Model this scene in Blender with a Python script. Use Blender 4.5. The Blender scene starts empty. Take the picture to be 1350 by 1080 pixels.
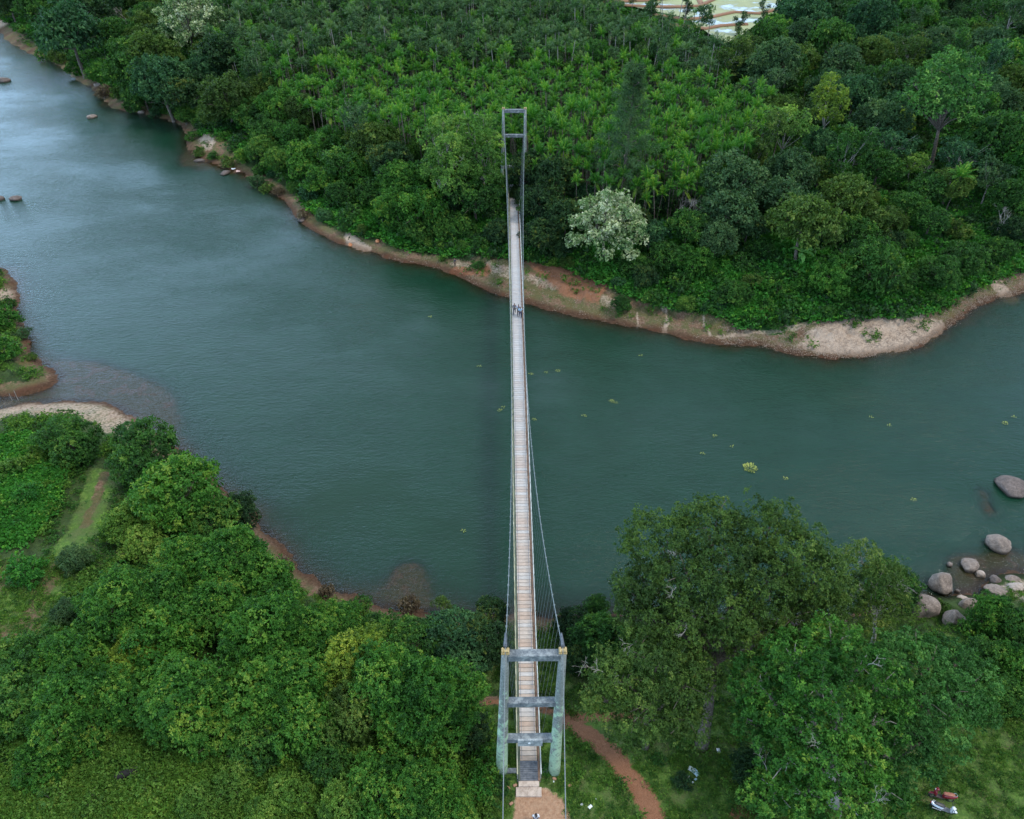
import bpy, math, random
import numpy as np
from mathutils import Vector, Matrix
C = bpy.context.scene.collection
scene = bpy.context.scene
R = math.radians
rng = np.random.default_rng(7)
random.seed(7)

# ------------------------------------------------------------ camera, sky, sun, exposure
PITCH, FPX, HC = R(40.2), 1000.0, 57.0
cam_d = bpy.data.cameras.new('camera'); cam = bpy.data.objects.new('camera', cam_d); C.objects.link(cam)
cam_d.sensor_width = 36; cam_d.lens = 36 * FPX / 1350; cam_d.clip_end = 5000
cam.location = (0, 0, HC); cam.rotation_euler = (math.pi / 2 - PITCH, 0, 0)
scene.camera = cam
SUN_EL, SUN_AZ = R(60), R(108)
w = bpy.data.worlds.new('World'); scene.world = w; w.use_nodes = True
nt = w.node_tree; nt.nodes.clear()
out = nt.nodes.new('ShaderNodeOutputWorld'); bg = nt.nodes.new('ShaderNodeBackground'); sky = nt.nodes.new('ShaderNodeTexSky')
sky.sky_type = 'NISHITA'; sky.sun_disc = False; sky.sun_elevation = SUN_EL; sky.sun_rotation = SUN_AZ
sky.air_density = 1.2; sky.dust_density = 2.0
tc = nt.nodes.new('ShaderNodeTexCoord'); mp = nt.nodes.new('ShaderNodeMapping'); nz = nt.nodes.new('ShaderNodeTexNoise')
mp.inputs['Scale'].default_value = (1, 1, 3.0); nz.inputs['Scale'].default_value = 2.2; nz.inputs['Detail'].default_value = 6
cr = nt.nodes.new('ShaderNodeValToRGB'); cr.color_ramp.elements[0].position = .36; cr.color_ramp.elements[1].position = .66
cr.color_ramp.elements[0].color = (5.2, 6.6, 8.2, 1); cr.color_ramp.elements[1].color = (10.5, 12.2, 13.8, 1)
mx = nt.nodes.new('ShaderNodeMixRGB'); mx.inputs[0].default_value = .72
L = nt.links.new
L(tc.outputs['Generated'], mp.inputs[0]); L(mp.outputs[0], nz.inputs['Vector']); L(nz.outputs[0], cr.inputs[0])
sxyz = nt.nodes.new('ShaderNodeSeparateXYZ'); L(tc.outputs['Generated'], sxyz.inputs[0])
ml = nt.nodes.new('ShaderNodeMath'); ml.operation = 'MULTIPLY_ADD'; ml.inputs[1].default_value = -.55; L(sxyz.outputs[0], ml.inputs[0])
my = nt.nodes.new('ShaderNodeMath'); my.operation = 'MULTIPLY_ADD'; my.inputs[1].default_value = .25; my.inputs[2].default_value = .95; L(sxyz.outputs[1], my.inputs[0]); L(my.outputs[0], ml.inputs[2])
hr = nt.nodes.new('ShaderNodeValToRGB'); hr.color_ramp.elements[0].position = .0; hr.color_ramp.elements[0].color = (1.75, 2.1, 2.5, 1); hr.color_ramp.elements[1].position = .95; hr.color_ramp.elements[1].color = (.92, .90, .88, 1)
for p_, c_ in ((.36, (1.65, 2.0, 2.4, 1)), (.62, (.95, .98, 1.0, 1))): e_ = hr.color_ramp.elements.new(p_); e_.color = c_
hr.color_ramp.interpolation = 'EASE'; L(sxyz.outputs[2], hr.inputs[0])
g1 = nt.nodes.new('ShaderNodeMixRGB'); g1.blend_type = 'MULTIPLY'; g1.inputs[0].default_value = 1; L(cr.outputs[0], g1.inputs[1]); L(hr.outputs[0], g1.inputs[2])
g2 = nt.nodes.new('ShaderNodeMixRGB'); g2.blend_type = 'MULTIPLY'; g2.inputs[0].default_value = 1; L(g1.outputs[0], g2.inputs[1]); L(ml.outputs[0], g2.inputs[2])
L(sky.outputs[0], mx.inputs[1]); L(g2.outputs[0], mx.inputs[2]); L(mx.outputs[0], bg.inputs[0])
bg.inputs[1].default_value = .088; L(bg.outputs[0], out.inputs[0])
sd = bpy.data.lights.new('sun', 'SUN'); sd.energy = 1.5; sd.angle = R(16); sd.color = (1, .95, .88)
so = bpy.data.objects.new('sun', sd); C.objects.link(so)
sdir = Vector((math.sin(SUN_AZ) * math.cos(SUN_EL), math.cos(SUN_AZ) * math.cos(SUN_EL), math.sin(SUN_EL)))
so.rotation_euler = sdir.to_track_quat('Z', 'Y').to_euler(); so.location = (80, 10, 120)
vs = scene.view_settings; vs.view_transform = 'Standard'; vs.look = 'None'; vs.gamma = 1; vs.use_curve_mapping = False; vs.exposure = 0.7
scene.cycles.max_bounces = 5; scene.cycles.diffuse_bounces = 2; scene.cycles.glossy_bounces = 2; scene.cycles.transmission_bounces = 3
scene.cycles.transparent_max_bounces = 6

# ------------------------------------------------------------ survey helpers: pixel of the photograph -> point in the place
cP, sP = math.cos(PITCH), math.sin(PITCH)
def G(px, py, z=0.0):
    u = (px - 675) / FPX; v = (py - 540) / FPX
    r = np.array([u, cP - v * sP, -sP - v * cP]); t = (z - HC) / r[2]
    return np.array([0, 0, HC]) + t * r
def at_y(px, py, Y):
    u = (px - 675) / FPX; v = (py - 540) / FPX
    r = np.array([u, cP - v * sP, -sP - v * cP]); return np.array([0, 0, HC]) + r * (Y / r[1])
def proj(x, y, z):
    d = y * cP - (z - HC) * sP; up = y * sP + (z - HC) * cP
    d = np.maximum(d, 1e-3) if isinstance(d, np.ndarray) else max(d, 1e-3)
    return 675 + FPX * x / d, 540 - FPX * up / d, FPX / d
WZ = -4.5
def W2(pts, z=WZ): return np.array([G(a, b, z)[:2] for a, b in pts])

far_px = [(-900,-40),(-400,-30),(-120,20),(0,44),(12,56),(25,62),(40,70),(62,78),(75,84),(92,98),(106,108),(118,113),(135,128),(145,141),(165,146),(182,148),(205,153),(228,161),(240,166),(247,177),(246,190),(256,202),(272,212),(290,218),(306,224),(325,231),(345,246),(362,255),(376,266),(386,280),(396,292),(410,302),(428,313),(452,323),(480,331),(500,337),(530,346),(560,350),(585,356),(605,364),(622,374),(645,385),(670,393),(700,401),(730,411),(760,417),(800,425),(840,433),(870,438),(900,446),(930,452),(970,455),(1005,456),(1025,463),(1050,468),(1080,472),(1110,473),(1140,471),(1180,465),(1208,459),(1228,447),(1250,432),(1268,419),(1290,403),(1310,395),(1335,390),(1355,385),(1450,360),(1650,330),(2300,300)]
near_px = [(2600,640),(1900,690),(1500,735),(1400,752),(1350,757),(1318,757),(1305,763),(1296,773),(1290,782),(1262,784),(1236,786),(1205,793),(1170,800),(1100,822),(1000,824),(900,816),(820,812),(760,815),(700,812),(640,812),(600,809),(560,810),(525,804),(497,799),(470,788),(440,776),(415,765),(395,750),(372,722),(350,698),(330,672),(300,650),(262,620),(240,598),(215,575),(183,558),(172,548),(150,536),(125,530),(100,529),(60,530),(20,536),(-30,545),(-120,548),(-150,535),(-60,528),(0,524),(25,521),(50,515),(70,507),(78,496),(66,485),(50,478),(42,462),(35,440),(22,418),(24,392),(18,366),(8,357),(0,354),(-60,345),(-300,300),(-900,200)]
FAR, NEAR = W2(far_px), W2(near_px)
RIVER = np.vstack([FAR, NEAR])
def inside(poly, x, y):
    r = np.zeros(x.shape, bool); n = len(poly)
    for i in range(n):
        x1, y1 = poly[i]; x2, y2 = poly[(i + 1) % n]
        if y1 == y2: continue
        c = ((y1 > y) != (y2 > y)) & (x < (x2 - x1) * (y - y1) / (y2 - y1) + x1); r ^= c
    return r
def dist_line(line, x, y, closed=False):
    d = np.full(x.shape, 1e9); n = len(line)
    for i in range(n if closed else n - 1):
        ax, ay = line[i]; bx, by = line[(i + 1) % n]; dx, dy = bx - ax, by - ay; l2 = dx * dx + dy * dy + 1e-9
        t = np.clip(((x - ax) * dx + (y - ay) * dy) / l2, 0, 1)
        d = np.minimum(d, (x - ax - t * dx) ** 2 + (y - ay - t * dy) ** 2)
    return np.sqrt(d)
def smooth(a, b, v): t = np.clip((v - a) / (b - a), 0, 1); return t * t * (3 - 2 * t)
def vnoise(x, y, s, ph=0.0):
    x = x * s + ph; y = y * s - ph * 1.7
    return (np.sin(x * 1.3 + 1.7 * np.sin(y * .9)) + np.sin(y * 1.7 + 1.3 * np.sin(x * 1.1 + 2)) + .6 * np.sin(x * 2.9 + y * 2.3 + np.sin(y * 3.1)) + .4 * np.sin(5.3 * x - 4.1 * y)) / 3.0
shoals = [(545,766,2.4,1.7),(536,748,1.9,1.3),(1296,648,1.6,2.9),(1303,672,1.5,2.9),(140,515,6,1.7),(205,528,7,1.0),(100,512,6,2.4),(262,212,5,2.3),(320,220,3,2.2),(1270,748,2,1.8),(1330,740,3,1.2),(185,540,4,1.4)]
shoals = [(G(a, b, WZ), r, h) for a, b, r, h in shoals]
def height(x, y):
    x = np.asarray(x, float); y = np.asarray(y, float)
    xq = x + .55 * vnoise(x, y, .7, 4.0) + .2 * vnoise(x, y, 2.3, 1.0); yq = y + .55 * vnoise(y, x, .8, 9.0) + .2 * vnoise(y, x, 2.1, 2.0); d = dist_line(RIVER, xq, yq, True); ins = inside(RIVER, xq, yq)
    wob = .35 * vnoise(x, y, .5) * np.clip(d / 3, 0, 1)
    dn = np.clip(d + np.clip(d / 3, 0, 1) * (.9 * vnoise(x, y, .75, 5) + .55 * vnoise(x, y, 2.1, 3)), 0, None)
    land = WZ + np.interp(dn, [0, .6, 2.2, 3.4, 4.2, 6, 10, 15, 20, 60, 400], [0, .35, .75, .95, 1.75, 2.0, 2.9, 4.0, 4.4, 4.6, 6.5]) + .25 * vnoise(x, y, .35) * np.clip(d / 4, 0, 1)
    near = smooth(46, 36, y) * smooth(10, 16, d); land = land * (1 - near) + near * (.0 + .12 * vnoise(x, y, .4) * smooth(3, 8, np.hypot(x - 1.2, y - 24)))
    bed = WZ - np.interp(d, [0, 1.5, 4, 9, 30], [0.03, .45, 1.4, 2.8, 3.3]) + .1 * vnoise(x, y, .6) * np.clip(d / 3, 0, 1)
    for g, r, h in shoals:
        q = np.hypot(x - g[0], y - g[1]) / r; bed = np.minimum(bed + h * np.exp(-q * q), WZ - .06)
    bed = np.minimum(bed, WZ - .03)
    return np.where(ins, bed, land)
def h1(x, y): return float(height(np.array([x]), np.array([y]))[0])
def onland(px, py):
    z = 0.0
    for _ in range(8):
        g = G(px, py, z); z = .5 * z + .5 * h1(g[0], g[1])
    g = G(px, py, z); return np.array([g[0], g[1], h1(g[0], g[1])])

# ------------------------------------------------------------ node helpers
def mat(name):
    m = bpy.data.materials.new(name); m.use_nodes = True; n = m.node_tree.nodes
    return m, n, m.node_tree.links.new, n['Principled BSDF']
def noise(n, l, scale, detail=4, coord='Object', rough=.6, sc3=None):
    t = n.new('ShaderNodeTexNoise'); t.inputs['Scale'].default_value = scale; t.inputs['Detail'].default_value = detail; t.inputs['Roughness'].default_value = rough
    c = n.new('ShaderNodeTexCoord') if coord != 'Pos' else n.new('ShaderNodeNewGeometry')
    o = c.outputs['Position'] if coord == 'Pos' else c.outputs[coord]
    if sc3:
        mpn = n.new('ShaderNodeMapping'); mpn.inputs['Scale'].default_value = sc3; l(o, mpn.inputs[0]); o = mpn.outputs[0]
    l(o, t.inputs['Vector']); return t
def ramp(n, l, src, stops):
    r = n.new('ShaderNodeValToRGB'); e = r.color_ramp.elements
    while len(e) < len(stops): e.new(.5)
    for k, (p, c) in enumerate(stops): e[k].position = p; e[k].color = (*c, 1) if len(c) == 3 else c
    l(src, r.inputs[0]); return r
def mixc(n, l, f, a, b, mode='MIX'):
    m = n.new('ShaderNodeMixRGB'); m.blend_type = mode
    for i, s in enumerate((f, a, b)):
        if hasattr(s, 'links'): l(s, m.inputs[i])
        elif isinstance(s, (int, float)): m.inputs[i].default_value = s if i == 0 else (s, s, s, 1)
        else: m.inputs[i].default_value = (*s, 1)
    return m.outputs[0]
def math_(n, l, op, a, b=0.0, clamp=False):
    m = n.new('ShaderNodeMath'); m.operation = op; m.use_clamp = clamp
    for i, s in enumerate((a, b)):
        if hasattr(s, 'links'): l(s, m.inputs[i])
        else: m.inputs[i].default_value = s
    return m.outputs[0]
def simple(name, c1, c2, scale=6, rough=.7, metal=0, bump=0, coord='Object', detail=5, objrand=0):
    m, n, l, b = mat(name); t = noise(n, l, scale, detail, coord)
    r = ramp(n, l, t.outputs[0], [(.35, c1), (.65, c2)]); o = r.outputs[0]
    if objrand:
        oi = n.new('ShaderNodeObjectInfo'); k = math_(n, l, 'MULTIPLY_ADD', oi.outputs['Random'], 2 * objrand); n[-1].inputs[2].default_value = 1 - objrand
        o = mixc(n, l, 1.0, o, k, 'MULTIPLY')
    l(o, b.inputs['Base Color']); b.inputs['Roughness'].default_value = rough; b.inputs['Metallic'].default_value = metal
    if bump:
        bp = n.new('ShaderNodeBump'); bp.inputs['Strength'].default_value = bump; bp.inputs['Distance'].default_value = .05; l(t.outputs[0], bp.inputs['Height']); l(bp.outputs[0], b.inputs['Normal'])
    return m

def leafmat(name, dark, mid, bright, flush=None, rough=.55, trans=.28, shift=.16):
    m, n, l, b = mat(name); a = n.new('ShaderNodeAttribute'); a.attribute_name = 'tint'
    oi = n.new('ShaderNodeObjectInfo')
    sh = math_(n, l, 'MULTIPLY_ADD', oi.outputs['Random'], shift); n[-1].inputs[2].default_value = -shift / 2
    v = math_(n, l, 'ADD', a.outputs['Fac'], sh)
    stops = [(.05, dark), (.45, mid), (.85, bright)] + ([(1.0, flush)] if flush else [])
    r = ramp(n, l, v, stops)
    pn = noise(n, l, .35, 2, 'Pos'); col = mixc(n, l, 1.0, r.outputs[0], ramp(n, l, pn.outputs[0], [(.3, (.82, .86, .9)), (.7, (1.12, 1.08, .95))]).outputs[0], 'MULTIPLY')
    l(col, b.inputs['Base Color']); b.inputs['Roughness'].default_value = rough; b.inputs['Specular IOR Level'].default_value = .14
    tr = n.new('ShaderNodeBsdfTranslucent'); l(mixc(n, l, 1.0, col, (1.1, 1.25, .5), 'MULTIPLY'), tr.inputs[0])
    ms = n.new('ShaderNodeMixShader'); ms.inputs[0].default_value = trans; l(b.outputs[0], ms.inputs[1]); l(tr.outputs[0], ms.inputs[2])
    l(ms.outputs[0], n['Material Output'].inputs[0]); return m
LM = {
 'dark':   leafmat('leaf_dark', (0.012,0.033,0.015), (0.027,0.071,0.026), (0.055,0.118,0.035), (0.122,0.153,0.032)),
 'teal':   leafmat('leaf_teal', (0.017,0.053,0.026), (0.037,0.109,0.046), (0.073,0.177,0.069), (0.110,0.224,0.083)),
 'mid':    leafmat('leaf_mid', (0.017,0.053,0.014), (0.037,0.116,0.024), (0.076,0.195,0.033), (0.159,0.260,0.046)),
 'bright': leafmat('leaf_bright', (0.016,0.064,0.011), (0.041,0.145,0.021), (0.098,0.240,0.035), (0.194,0.299,0.044)),
 'olive':  leafmat('leaf_olive', (0.030,0.064,0.015), (0.064,0.127,0.026), (0.116,0.191,0.039), (0.185,0.242,0.055)),
 'yellow': leafmat('leaf_yellow', (0.055,0.106,0.017), (0.128,0.218,0.028), (0.232,0.319,0.041), (0.342,0.389,0.055)),
 'grey':   leafmat('leaf_grey', (0.026,0.062,0.028), (0.050,0.113,0.046), (0.088,0.168,0.063), (0.131,0.205,0.079)),
 'lime':   leafmat('leaf_lime', (0.037,0.106,0.022), (0.081,0.195,0.037), (0.146,0.283,0.055), (0.232,0.354,0.064)),
 'fresh':  leafmat('leaf_fresh', (0.026,0.088,0.020), (0.053,0.165,0.038), (0.109,0.260,0.060), (0.175,0.330,0.073)),
 'palm':   leafmat('leaf_palm', (0.010,0.052,0.010), (0.031,0.137,0.017), (0.080,0.244,0.025), (0.231,0.364,0.044), trans=.3, shift=.34),
 'oldpalm':leafmat('leaf_old_palm', (0.020,0.053,0.022), (0.041,0.100,0.037), (0.076,0.159,0.048), (0.134,0.212,0.055), trans=.2, shift=.3),
 'cream':  leafmat('leaf_cream', (.020,.070,.020), (.16,.27,.10), (.40,.47,.28), (.58,.62,.44), trans=.15),
 'banana': leafmat('leaf_banana', (0.049,0.165,0.037), (0.110,0.307,0.074), (0.220,0.448,0.120), (0.366,0.496,0.129), shift=.3),
 'weed':   leafmat('leaf_weed', (0.043,0.107,0.020), (0.091,0.201,0.032), (0.168,0.288,0.053), (0.259,0.360,0.074)),
 'cover':  leafmat('leaf_cover', (0.022,0.100,0.018), (0.043,0.183,0.028), (0.085,0.271,0.037), (0.146,0.330,0.046)),
 'dry':    leafmat('leaf_dry', (.06,.045,.03), (.12,.09,.06), (.20,.16,.11), (.26,.22,.16)),
}
BARK = simple('bark', (.06,.048,.038), (.17,.145,.12), 5, .9, bump=.5)
PALEBARK = simple('pale_bark', (.17,.155,.135), (.33,.31,.28), 6, .85)

# ------------------------------------------------------------ mesh helpers
def mesh_np(name, v, f, m=None, tint=None, smooth_=False):
    me = bpy.data.meshes.new(name); v = np.asarray(v, np.float32); f = np.asarray(f, np.int32); k = f.shape[1]
    me.vertices.add(len(v)); me.vertices.foreach_set('co', v.ravel()); me.loops.add(f.size); me.loops.foreach_set('vertex_index', f.ravel())
    me.polygons.add(len(f)); me.polygons.foreach_set('loop_start', np.arange(0, f.size, k, dtype=np.int32))
    if smooth_: me.polygons.foreach_set('use_smooth', np.ones(len(f), bool))
    if tint is not None:
        a = me.attributes.new('tint', 'FLOAT', 'POINT'); a.data.foreach_set('value', np.asarray(tint, np.float32))
    me.update(calc_edges=True)
    if m: me.materials.append(m)
    return me
def link(name, me, parent=None, loc=None, rot=None, scl=None):
    o = bpy.data.objects.new(name, me); C.objects.link(o)
    if parent: o.parent = parent
    if loc is not None: o.location = loc
    if rot is not None: o.rotation_euler = rot
    if scl is not None: o.scale = scl
    return o
def tag(o, label=None, cat=None, group=None, kind=None):
    if label: o['label'] = label
    if cat: o['category'] = cat
    if group: o['group'] = group
    if kind: o['kind'] = kind
    return o
class MB:
    def __init__(s): s.v = []; s.f = []
    def add(s, v, f):
        n = len(s.v); s.v += [tuple(p) for p in v]; s.f += [tuple(i + n for i in q) for q in f]; return s
    def box(s, c, d, rot=None):
        x, y, z = d[0] / 2, d[1] / 2, d[2] / 2; vs = [Vector((a * x, b * y, e * z)) for a in (-1, 1) for b in (-1, 1) for e in (-1, 1)]
        if rot is not None: vs = [rot @ q for q in vs]
        return s.add([q + Vector(c) for q in vs], [(0,1,3,2),(4,6,7,5),(0,4,5,1),(2,3,7,6),(0,2,6,4),(1,5,7,3)])
    def tube(s, pts, rad, n=6, cap=True, flat=1.0):
        pts = [Vector(p) for p in pts]; k = len(pts)
        if not hasattr(rad, '__len__'): rad = [rad] * k
        vs = []
        for i, p in enumerate(pts):
            t = (pts[min(i + 1, k - 1)] - pts[max(i - 1, 0)]).normalized(); a = t.cross(Vector((0, 0, 1)) if abs(t.z) < .9 else Vector((0, 1, 0))).normalized(); b = t.cross(a)
            for j in range(n):
                q = 2 * math.pi * j / n; vs.append(p + float(rad[i]) * (math.cos(q) * a + math.sin(q) * flat * b))
        fs = [(i * n + j, i * n + (j + 1) % n, (i + 1) * n + (j + 1) % n, (i + 1) * n + j) for i in range(k - 1) for j in range(n)]
        if cap: fs += [tuple(range(n))[::-1], tuple((k - 1) * n + j for j in range(n))]
        return s.add(vs, fs)
    def loft(s, secs, n=12, p=2.4):      # secs: (x, y, z, half width, half height) super-ellipse sections along x
        vs = []
        for (x, y, z, hw, hh) in secs:
            for j in range(n):
                q = 2 * math.pi * j / n; c, d = math.cos(q), math.sin(q)
                vs.append((x, y + hw * math.copysign(abs(c) ** (2 / p), c), z + hh * math.copysign(abs(d) ** (2 / p), d)))
        k = len(secs); fs = [(i * n + j, i * n + (j + 1) % n, (i + 1) * n + (j + 1) % n, (i + 1) * n + j) for i in range(k - 1) for j in range(n)]
        fs += [tuple(range(n))[::-1], tuple((k - 1) * n + j for j in range(n))]
        return s.add(vs, fs)
    def mesh(s, name, m=None, smooth_=False):
        me = bpy.data.meshes.new(name); me.from_pydata(s.v, [], s.f)
        if smooth_: me.polygons.foreach_set('use_smooth', np.ones(len(s.f), bool))
        me.update()
        if m: me.materials.append(m)
        return me
    def obj(s, name, m, parent=None, smooth_=False, loc=None, rot=None): return link(name, s.mesh(name, m, smooth_), parent, loc, rot)

# ------------------------------------------------------------ terrain: one sheet
def warp(dense0, dense1, step, far0, far1, g=1.09):
    a = list(np.arange(dense0, dense1, step)); s = step; q = a[-1]
    while q < far1: s *= g; q += s; a.append(q)
    s = step; q = a[0]; b = []
    while q > far0: s *= g; q -= s; b.append(q)
    return np.array(b[::-1] + a)
xs = warp(-62, 66, .42, -900, 900, 1.045); ys = warp(8, 130, .42, -60, 1500, 1.035)
X, Y = np.meshgrid(xs, ys); XF, YF = X.ravel(), Y.ravel(); Z = height(XF, YF)
nx, ny = len(xs), len(ys); I = np.arange(nx * ny).reshape(ny, nx)
F = np.stack([I[:-1, :-1], I[:-1, 1:], I[1:, 1:], I[1:, :-1]], -1).reshape(-1, 4)
gm = mesh_np('ground', np.stack([XF, YF, Z], 1), F, smooth_=True)
PXg, PYg, _ = proj(XF, YF, Z)
veg_px = [(-200,0),(0,22),(50,55),(95,85),(125,100),(150,122),(200,142),(235,152),(262,170),(300,185),(330,222),(385,248),(425,285),(448,303),(480,306),(520,316),(560,325),(590,330),(610,330),(640,333),(690,345),(740,350),(770,365),(800,372),(835,390),(870,398),(920,405),(960,415),(1000,425),(1030,430),(1070,422),(1110,418),(1150,414),(1200,411),(1240,398),(1280,376),(1310,360),(1355,348),(1500,330)]
VEG = W2(veg_px, -2.2)
fi0, fi1 = 2, len(FAR) - 1
BEACH = np.vstack([FAR[fi0:fi1], VEG[::-1]])
def polymask(px, soft, z=0.0, nz_=.0):
    p = W2(px, z); d = dist_line(p, XF, YF, True) * np.where(inside(p, XF, YF), 1, -1); return smooth(-soft, soft, d + nz_ * vnoise(XF, YF, 1.1))
def linemask(px, wid, z=0.0):
    p = W2(px, z); d = dist_line(p, XF, YF); return smooth(wid * 1.5, wid * .5, d + .25 * wid * vnoise(XF, YF, 1.3))
dw = dist_line(RIVER, XF, YF, True); insr = inside(RIVER, XF, YF)
d = dist_line(BEACH, XF, YF, True) * np.where(inside(BEACH, XF, YF), 1, -1); beach = smooth(-.8, 1.2, d + .9 * vnoise(XF, YF, .9))
nearb = smooth(3.0, 1.2, dw + .8 * vnoise(XF, YF, 1.2)) * (~insr) * np.where((XF > 4) & (YF < 60), .25, 1)
soil = np.maximum(beach, nearb)
soil = np.maximum.reduce([soil, linemask([(750,948),(775,965),(800,985),(822,1012),(845,1042),(868,1085),(880,1120)], .55), linemask([(600,903),(660,915),(700,918),(735,930),(760,948)], .45), polymask([(955,1085),(975,1060),(1000,1062),(1010,1090)], .5), linemask([(130,605),(122,640),(106,685)], .45), linemask([(78,745),(56,775),(42,805),(40,840),(55,880)], .8), .7 * polymask([(-40,740),(15,735),(18,770),(-10,800),(-40,800)], 1.0), .75 * polymask([(-40,815),(0,822),(30,828),(28,850),(-40,860)], 1.0), linemask([(740,930),(800,940),(850,935)], .3),
    linemask([(938,355),(943,362)], .8, -1), linemask([(1002,353),(1004,358)], .6, -1), linemask([(1036,362),(1040,366)], .6, -1), linemask([(1010,366),(1012,368)], .6, -1), linemask([(488,308),(500,311)], .9, -2), linemask([(0,30),(14,20)], 2.5, -3)])
soil = np.where(insr, 1.0, soil)
sand = np.maximum.reduce([polymask([(1050,452),(1085,461),(1130,463),(1175,460),(1215,451),(1246,434),(1244,418),(1200,416),(1150,419),(1105,428),(1070,442)], .7, -3.5, .6), polymask([(455,318),(453,306),(461,300),(472,312),(490,322),(484,328)], .6, -3.4), linemask([(874,404),(881,414),(877,428)], .38, -3) * .8, linemask([(926,416),(938,434)], .28, -3) * .8, linemask([(840,408),(845,420)], .25, -3) * .7, linemask([(268,178),(276,190)], 1.2, -3), linemask([(600,336),(640,345),(700,362),(760,378),(810,392)], .9, -2.3) * .55,
    linemask([(-60,545),(0,542),(60,543),(110,546),(165,562)], 2.6, -4) * .62, polymask([(1318,768),(1350,762),(1420,775),(1400,800),(1340,792)], .6, -3.6), linemask([(1318,358),(1335,372),(1352,380)], 1.2, -2), linemask([(950,436),(1000,432),(1040,432),(1090,428)], .5, -3) * .6,
    polymask([(681,1042),(700,1038),(725,1043),(742,1058),(752,1085),(756,1130),(672,1130),(678,1085)], .3), linemask([(5,378),(0,385)], 1.5, -3) * .8, linemask([(0,30),(14,24)], 2.0, -3)])
lawn = np.maximum.reduce([smooth(900, 960, PYg) * (PXg > 560), polymask([(88,690),(112,600),(150,600),(125,690),(75,790),(60,900),(-40,900),(-40,730),(50,750)], 1), polymask([(830,390),(1000,350),(1350,300),(1350,340),(1240,400),(1100,418),(1000,428),(900,405)], 2, -1.5) * .9, polymask([(760,900),(560,890),(560,850),(760,850)], 1) * .8, polymask([(1200,830),(1290,810),(1290,870),(1200,870)], 1)])
lush = polymask([(830,400),(1000,345),(1300,300),(1350,340),(1240,400),(1100,418),(1000,430),(900,408)], 2, -1.5)
wet = smooth(1.3, .2, dw)
redp = np.maximum.reduce([linemask([(745,944),(775,965),(800,985),(822,1012),(845,1042),(868,1085),(880,1120)], .72), linemask([(640,912),(660,915),(700,918),(735,930),(760,948)], .28) * .8, polymask([(950,1095),(968,1062),(1000,1058),(1014,1095)], .4), linemask([(740,930),(800,940),(850,935)], .4), linemask([(938,355),(943,362)], .9, -1), linemask([(1002,353),(1004,358)], .7, -1), linemask([(1036,362),(1040,366)], .7, -1), linemask([(1010,366),(1012,368)], .7, -1), linemask([(740,352),(790,372)], 1.2, -2), polymask([(700,352),(690,346),(740,352),(800,378),(790,392),(740,380)], .8, -2.4) * .8, linemask([(600,345),(640,350)], 1.0, -2.5) * .7])
ca = gm.attributes.new('mask', 'FLOAT_COLOR', 'POINT'); ca.data.foreach_set('color', np.stack([soil, sand, lawn, wet], 1).astype(np.float32).ravel())
ce = gm.attributes.new('tan', 'FLOAT', 'POINT'); ce.data.foreach_set('value', polymask([(680,1044),(700,1038),(725,1042),(744,1056),(752,1080),(756,1130),(670,1130),(677,1085)], .3).astype(np.float32))
cc = gm.attributes.new('red', 'FLOAT', 'POINT'); cc.data.foreach_set('value', redp.astype(np.float32))
cb = gm.attributes.new('lush', 'FLOAT', 'POINT'); cb.data.foreach_set('value', lush.astype(np.float32))

m, n, l, b = mat('ground'); a = n.new('ShaderNodeAttribute'); a.attribute_name = 'mask'; sp = n.new('ShaderNodeSeparateColor'); l(a.outputs['Color'], sp.inputs[0])
a2 = n.new('ShaderNodeAttribute'); a2.attribute_name = 'lush'
n1 = noise(n, l, .45, 8, 'Pos', .65); n2 = noise(n, l, 3.5, 8, 'Pos', .7); n3 = noise(n, l, 16, 5, 'Pos', .7)
vor = n.new('ShaderNodeTexVoronoi'); vor.inputs['Scale'].default_value = 3.2; gp = n.new('ShaderNodeNewGeometry'); l(gp.outputs['Position'], vor.inputs['Vector'])
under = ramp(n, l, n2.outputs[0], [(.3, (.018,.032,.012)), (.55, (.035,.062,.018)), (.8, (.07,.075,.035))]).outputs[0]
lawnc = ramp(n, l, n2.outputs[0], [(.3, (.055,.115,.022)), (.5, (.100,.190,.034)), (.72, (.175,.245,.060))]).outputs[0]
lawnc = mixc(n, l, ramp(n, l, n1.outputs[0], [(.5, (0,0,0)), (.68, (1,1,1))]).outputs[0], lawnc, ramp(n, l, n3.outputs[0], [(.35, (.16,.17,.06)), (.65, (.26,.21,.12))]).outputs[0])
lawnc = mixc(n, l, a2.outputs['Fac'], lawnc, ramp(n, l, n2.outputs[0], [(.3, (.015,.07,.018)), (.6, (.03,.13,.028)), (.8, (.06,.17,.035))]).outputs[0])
soilc = ramp(n, l, n2.outputs[0], [(.28, (.085,.052,.032)), (.5, (.175,.108,.068)), (.72, (.30,.20,.14))]).outputs[0]
soilc = mixc(n, l, ramp(n, l, n1.outputs[0], [(.50, (0,0,0)), (.66, (1,1,1))]).outputs[0], soilc, ramp(n, l, n3.outputs[0], [(.3, (.15,.072,.040)), (.7, (.26,.135,.080))]).outputs[0])
sandc = ramp(n, l, n3.outputs[0], [(.3, (.30,.215,.155)), (.5, (.44,.34,.26)), (.7, (.57,.47,.38))]).outputs[0]
def edge(src, lo=.35, hi=.65, amt=.9):
    s = math_(n, l, 'SUBTRACT', n2.outputs[0], .5); s = math_(n, l, 'MULTIPLY', s, amt); s = math_(n, l, 'ADD', src, s); return ramp(n, l, s, [(lo, (0,0,0)), (hi, (1,1,1))]).outputs[0]
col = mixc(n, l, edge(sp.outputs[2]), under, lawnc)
col = mixc(n, l, edge(sp.outputs[0]), col, soilc)
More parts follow.
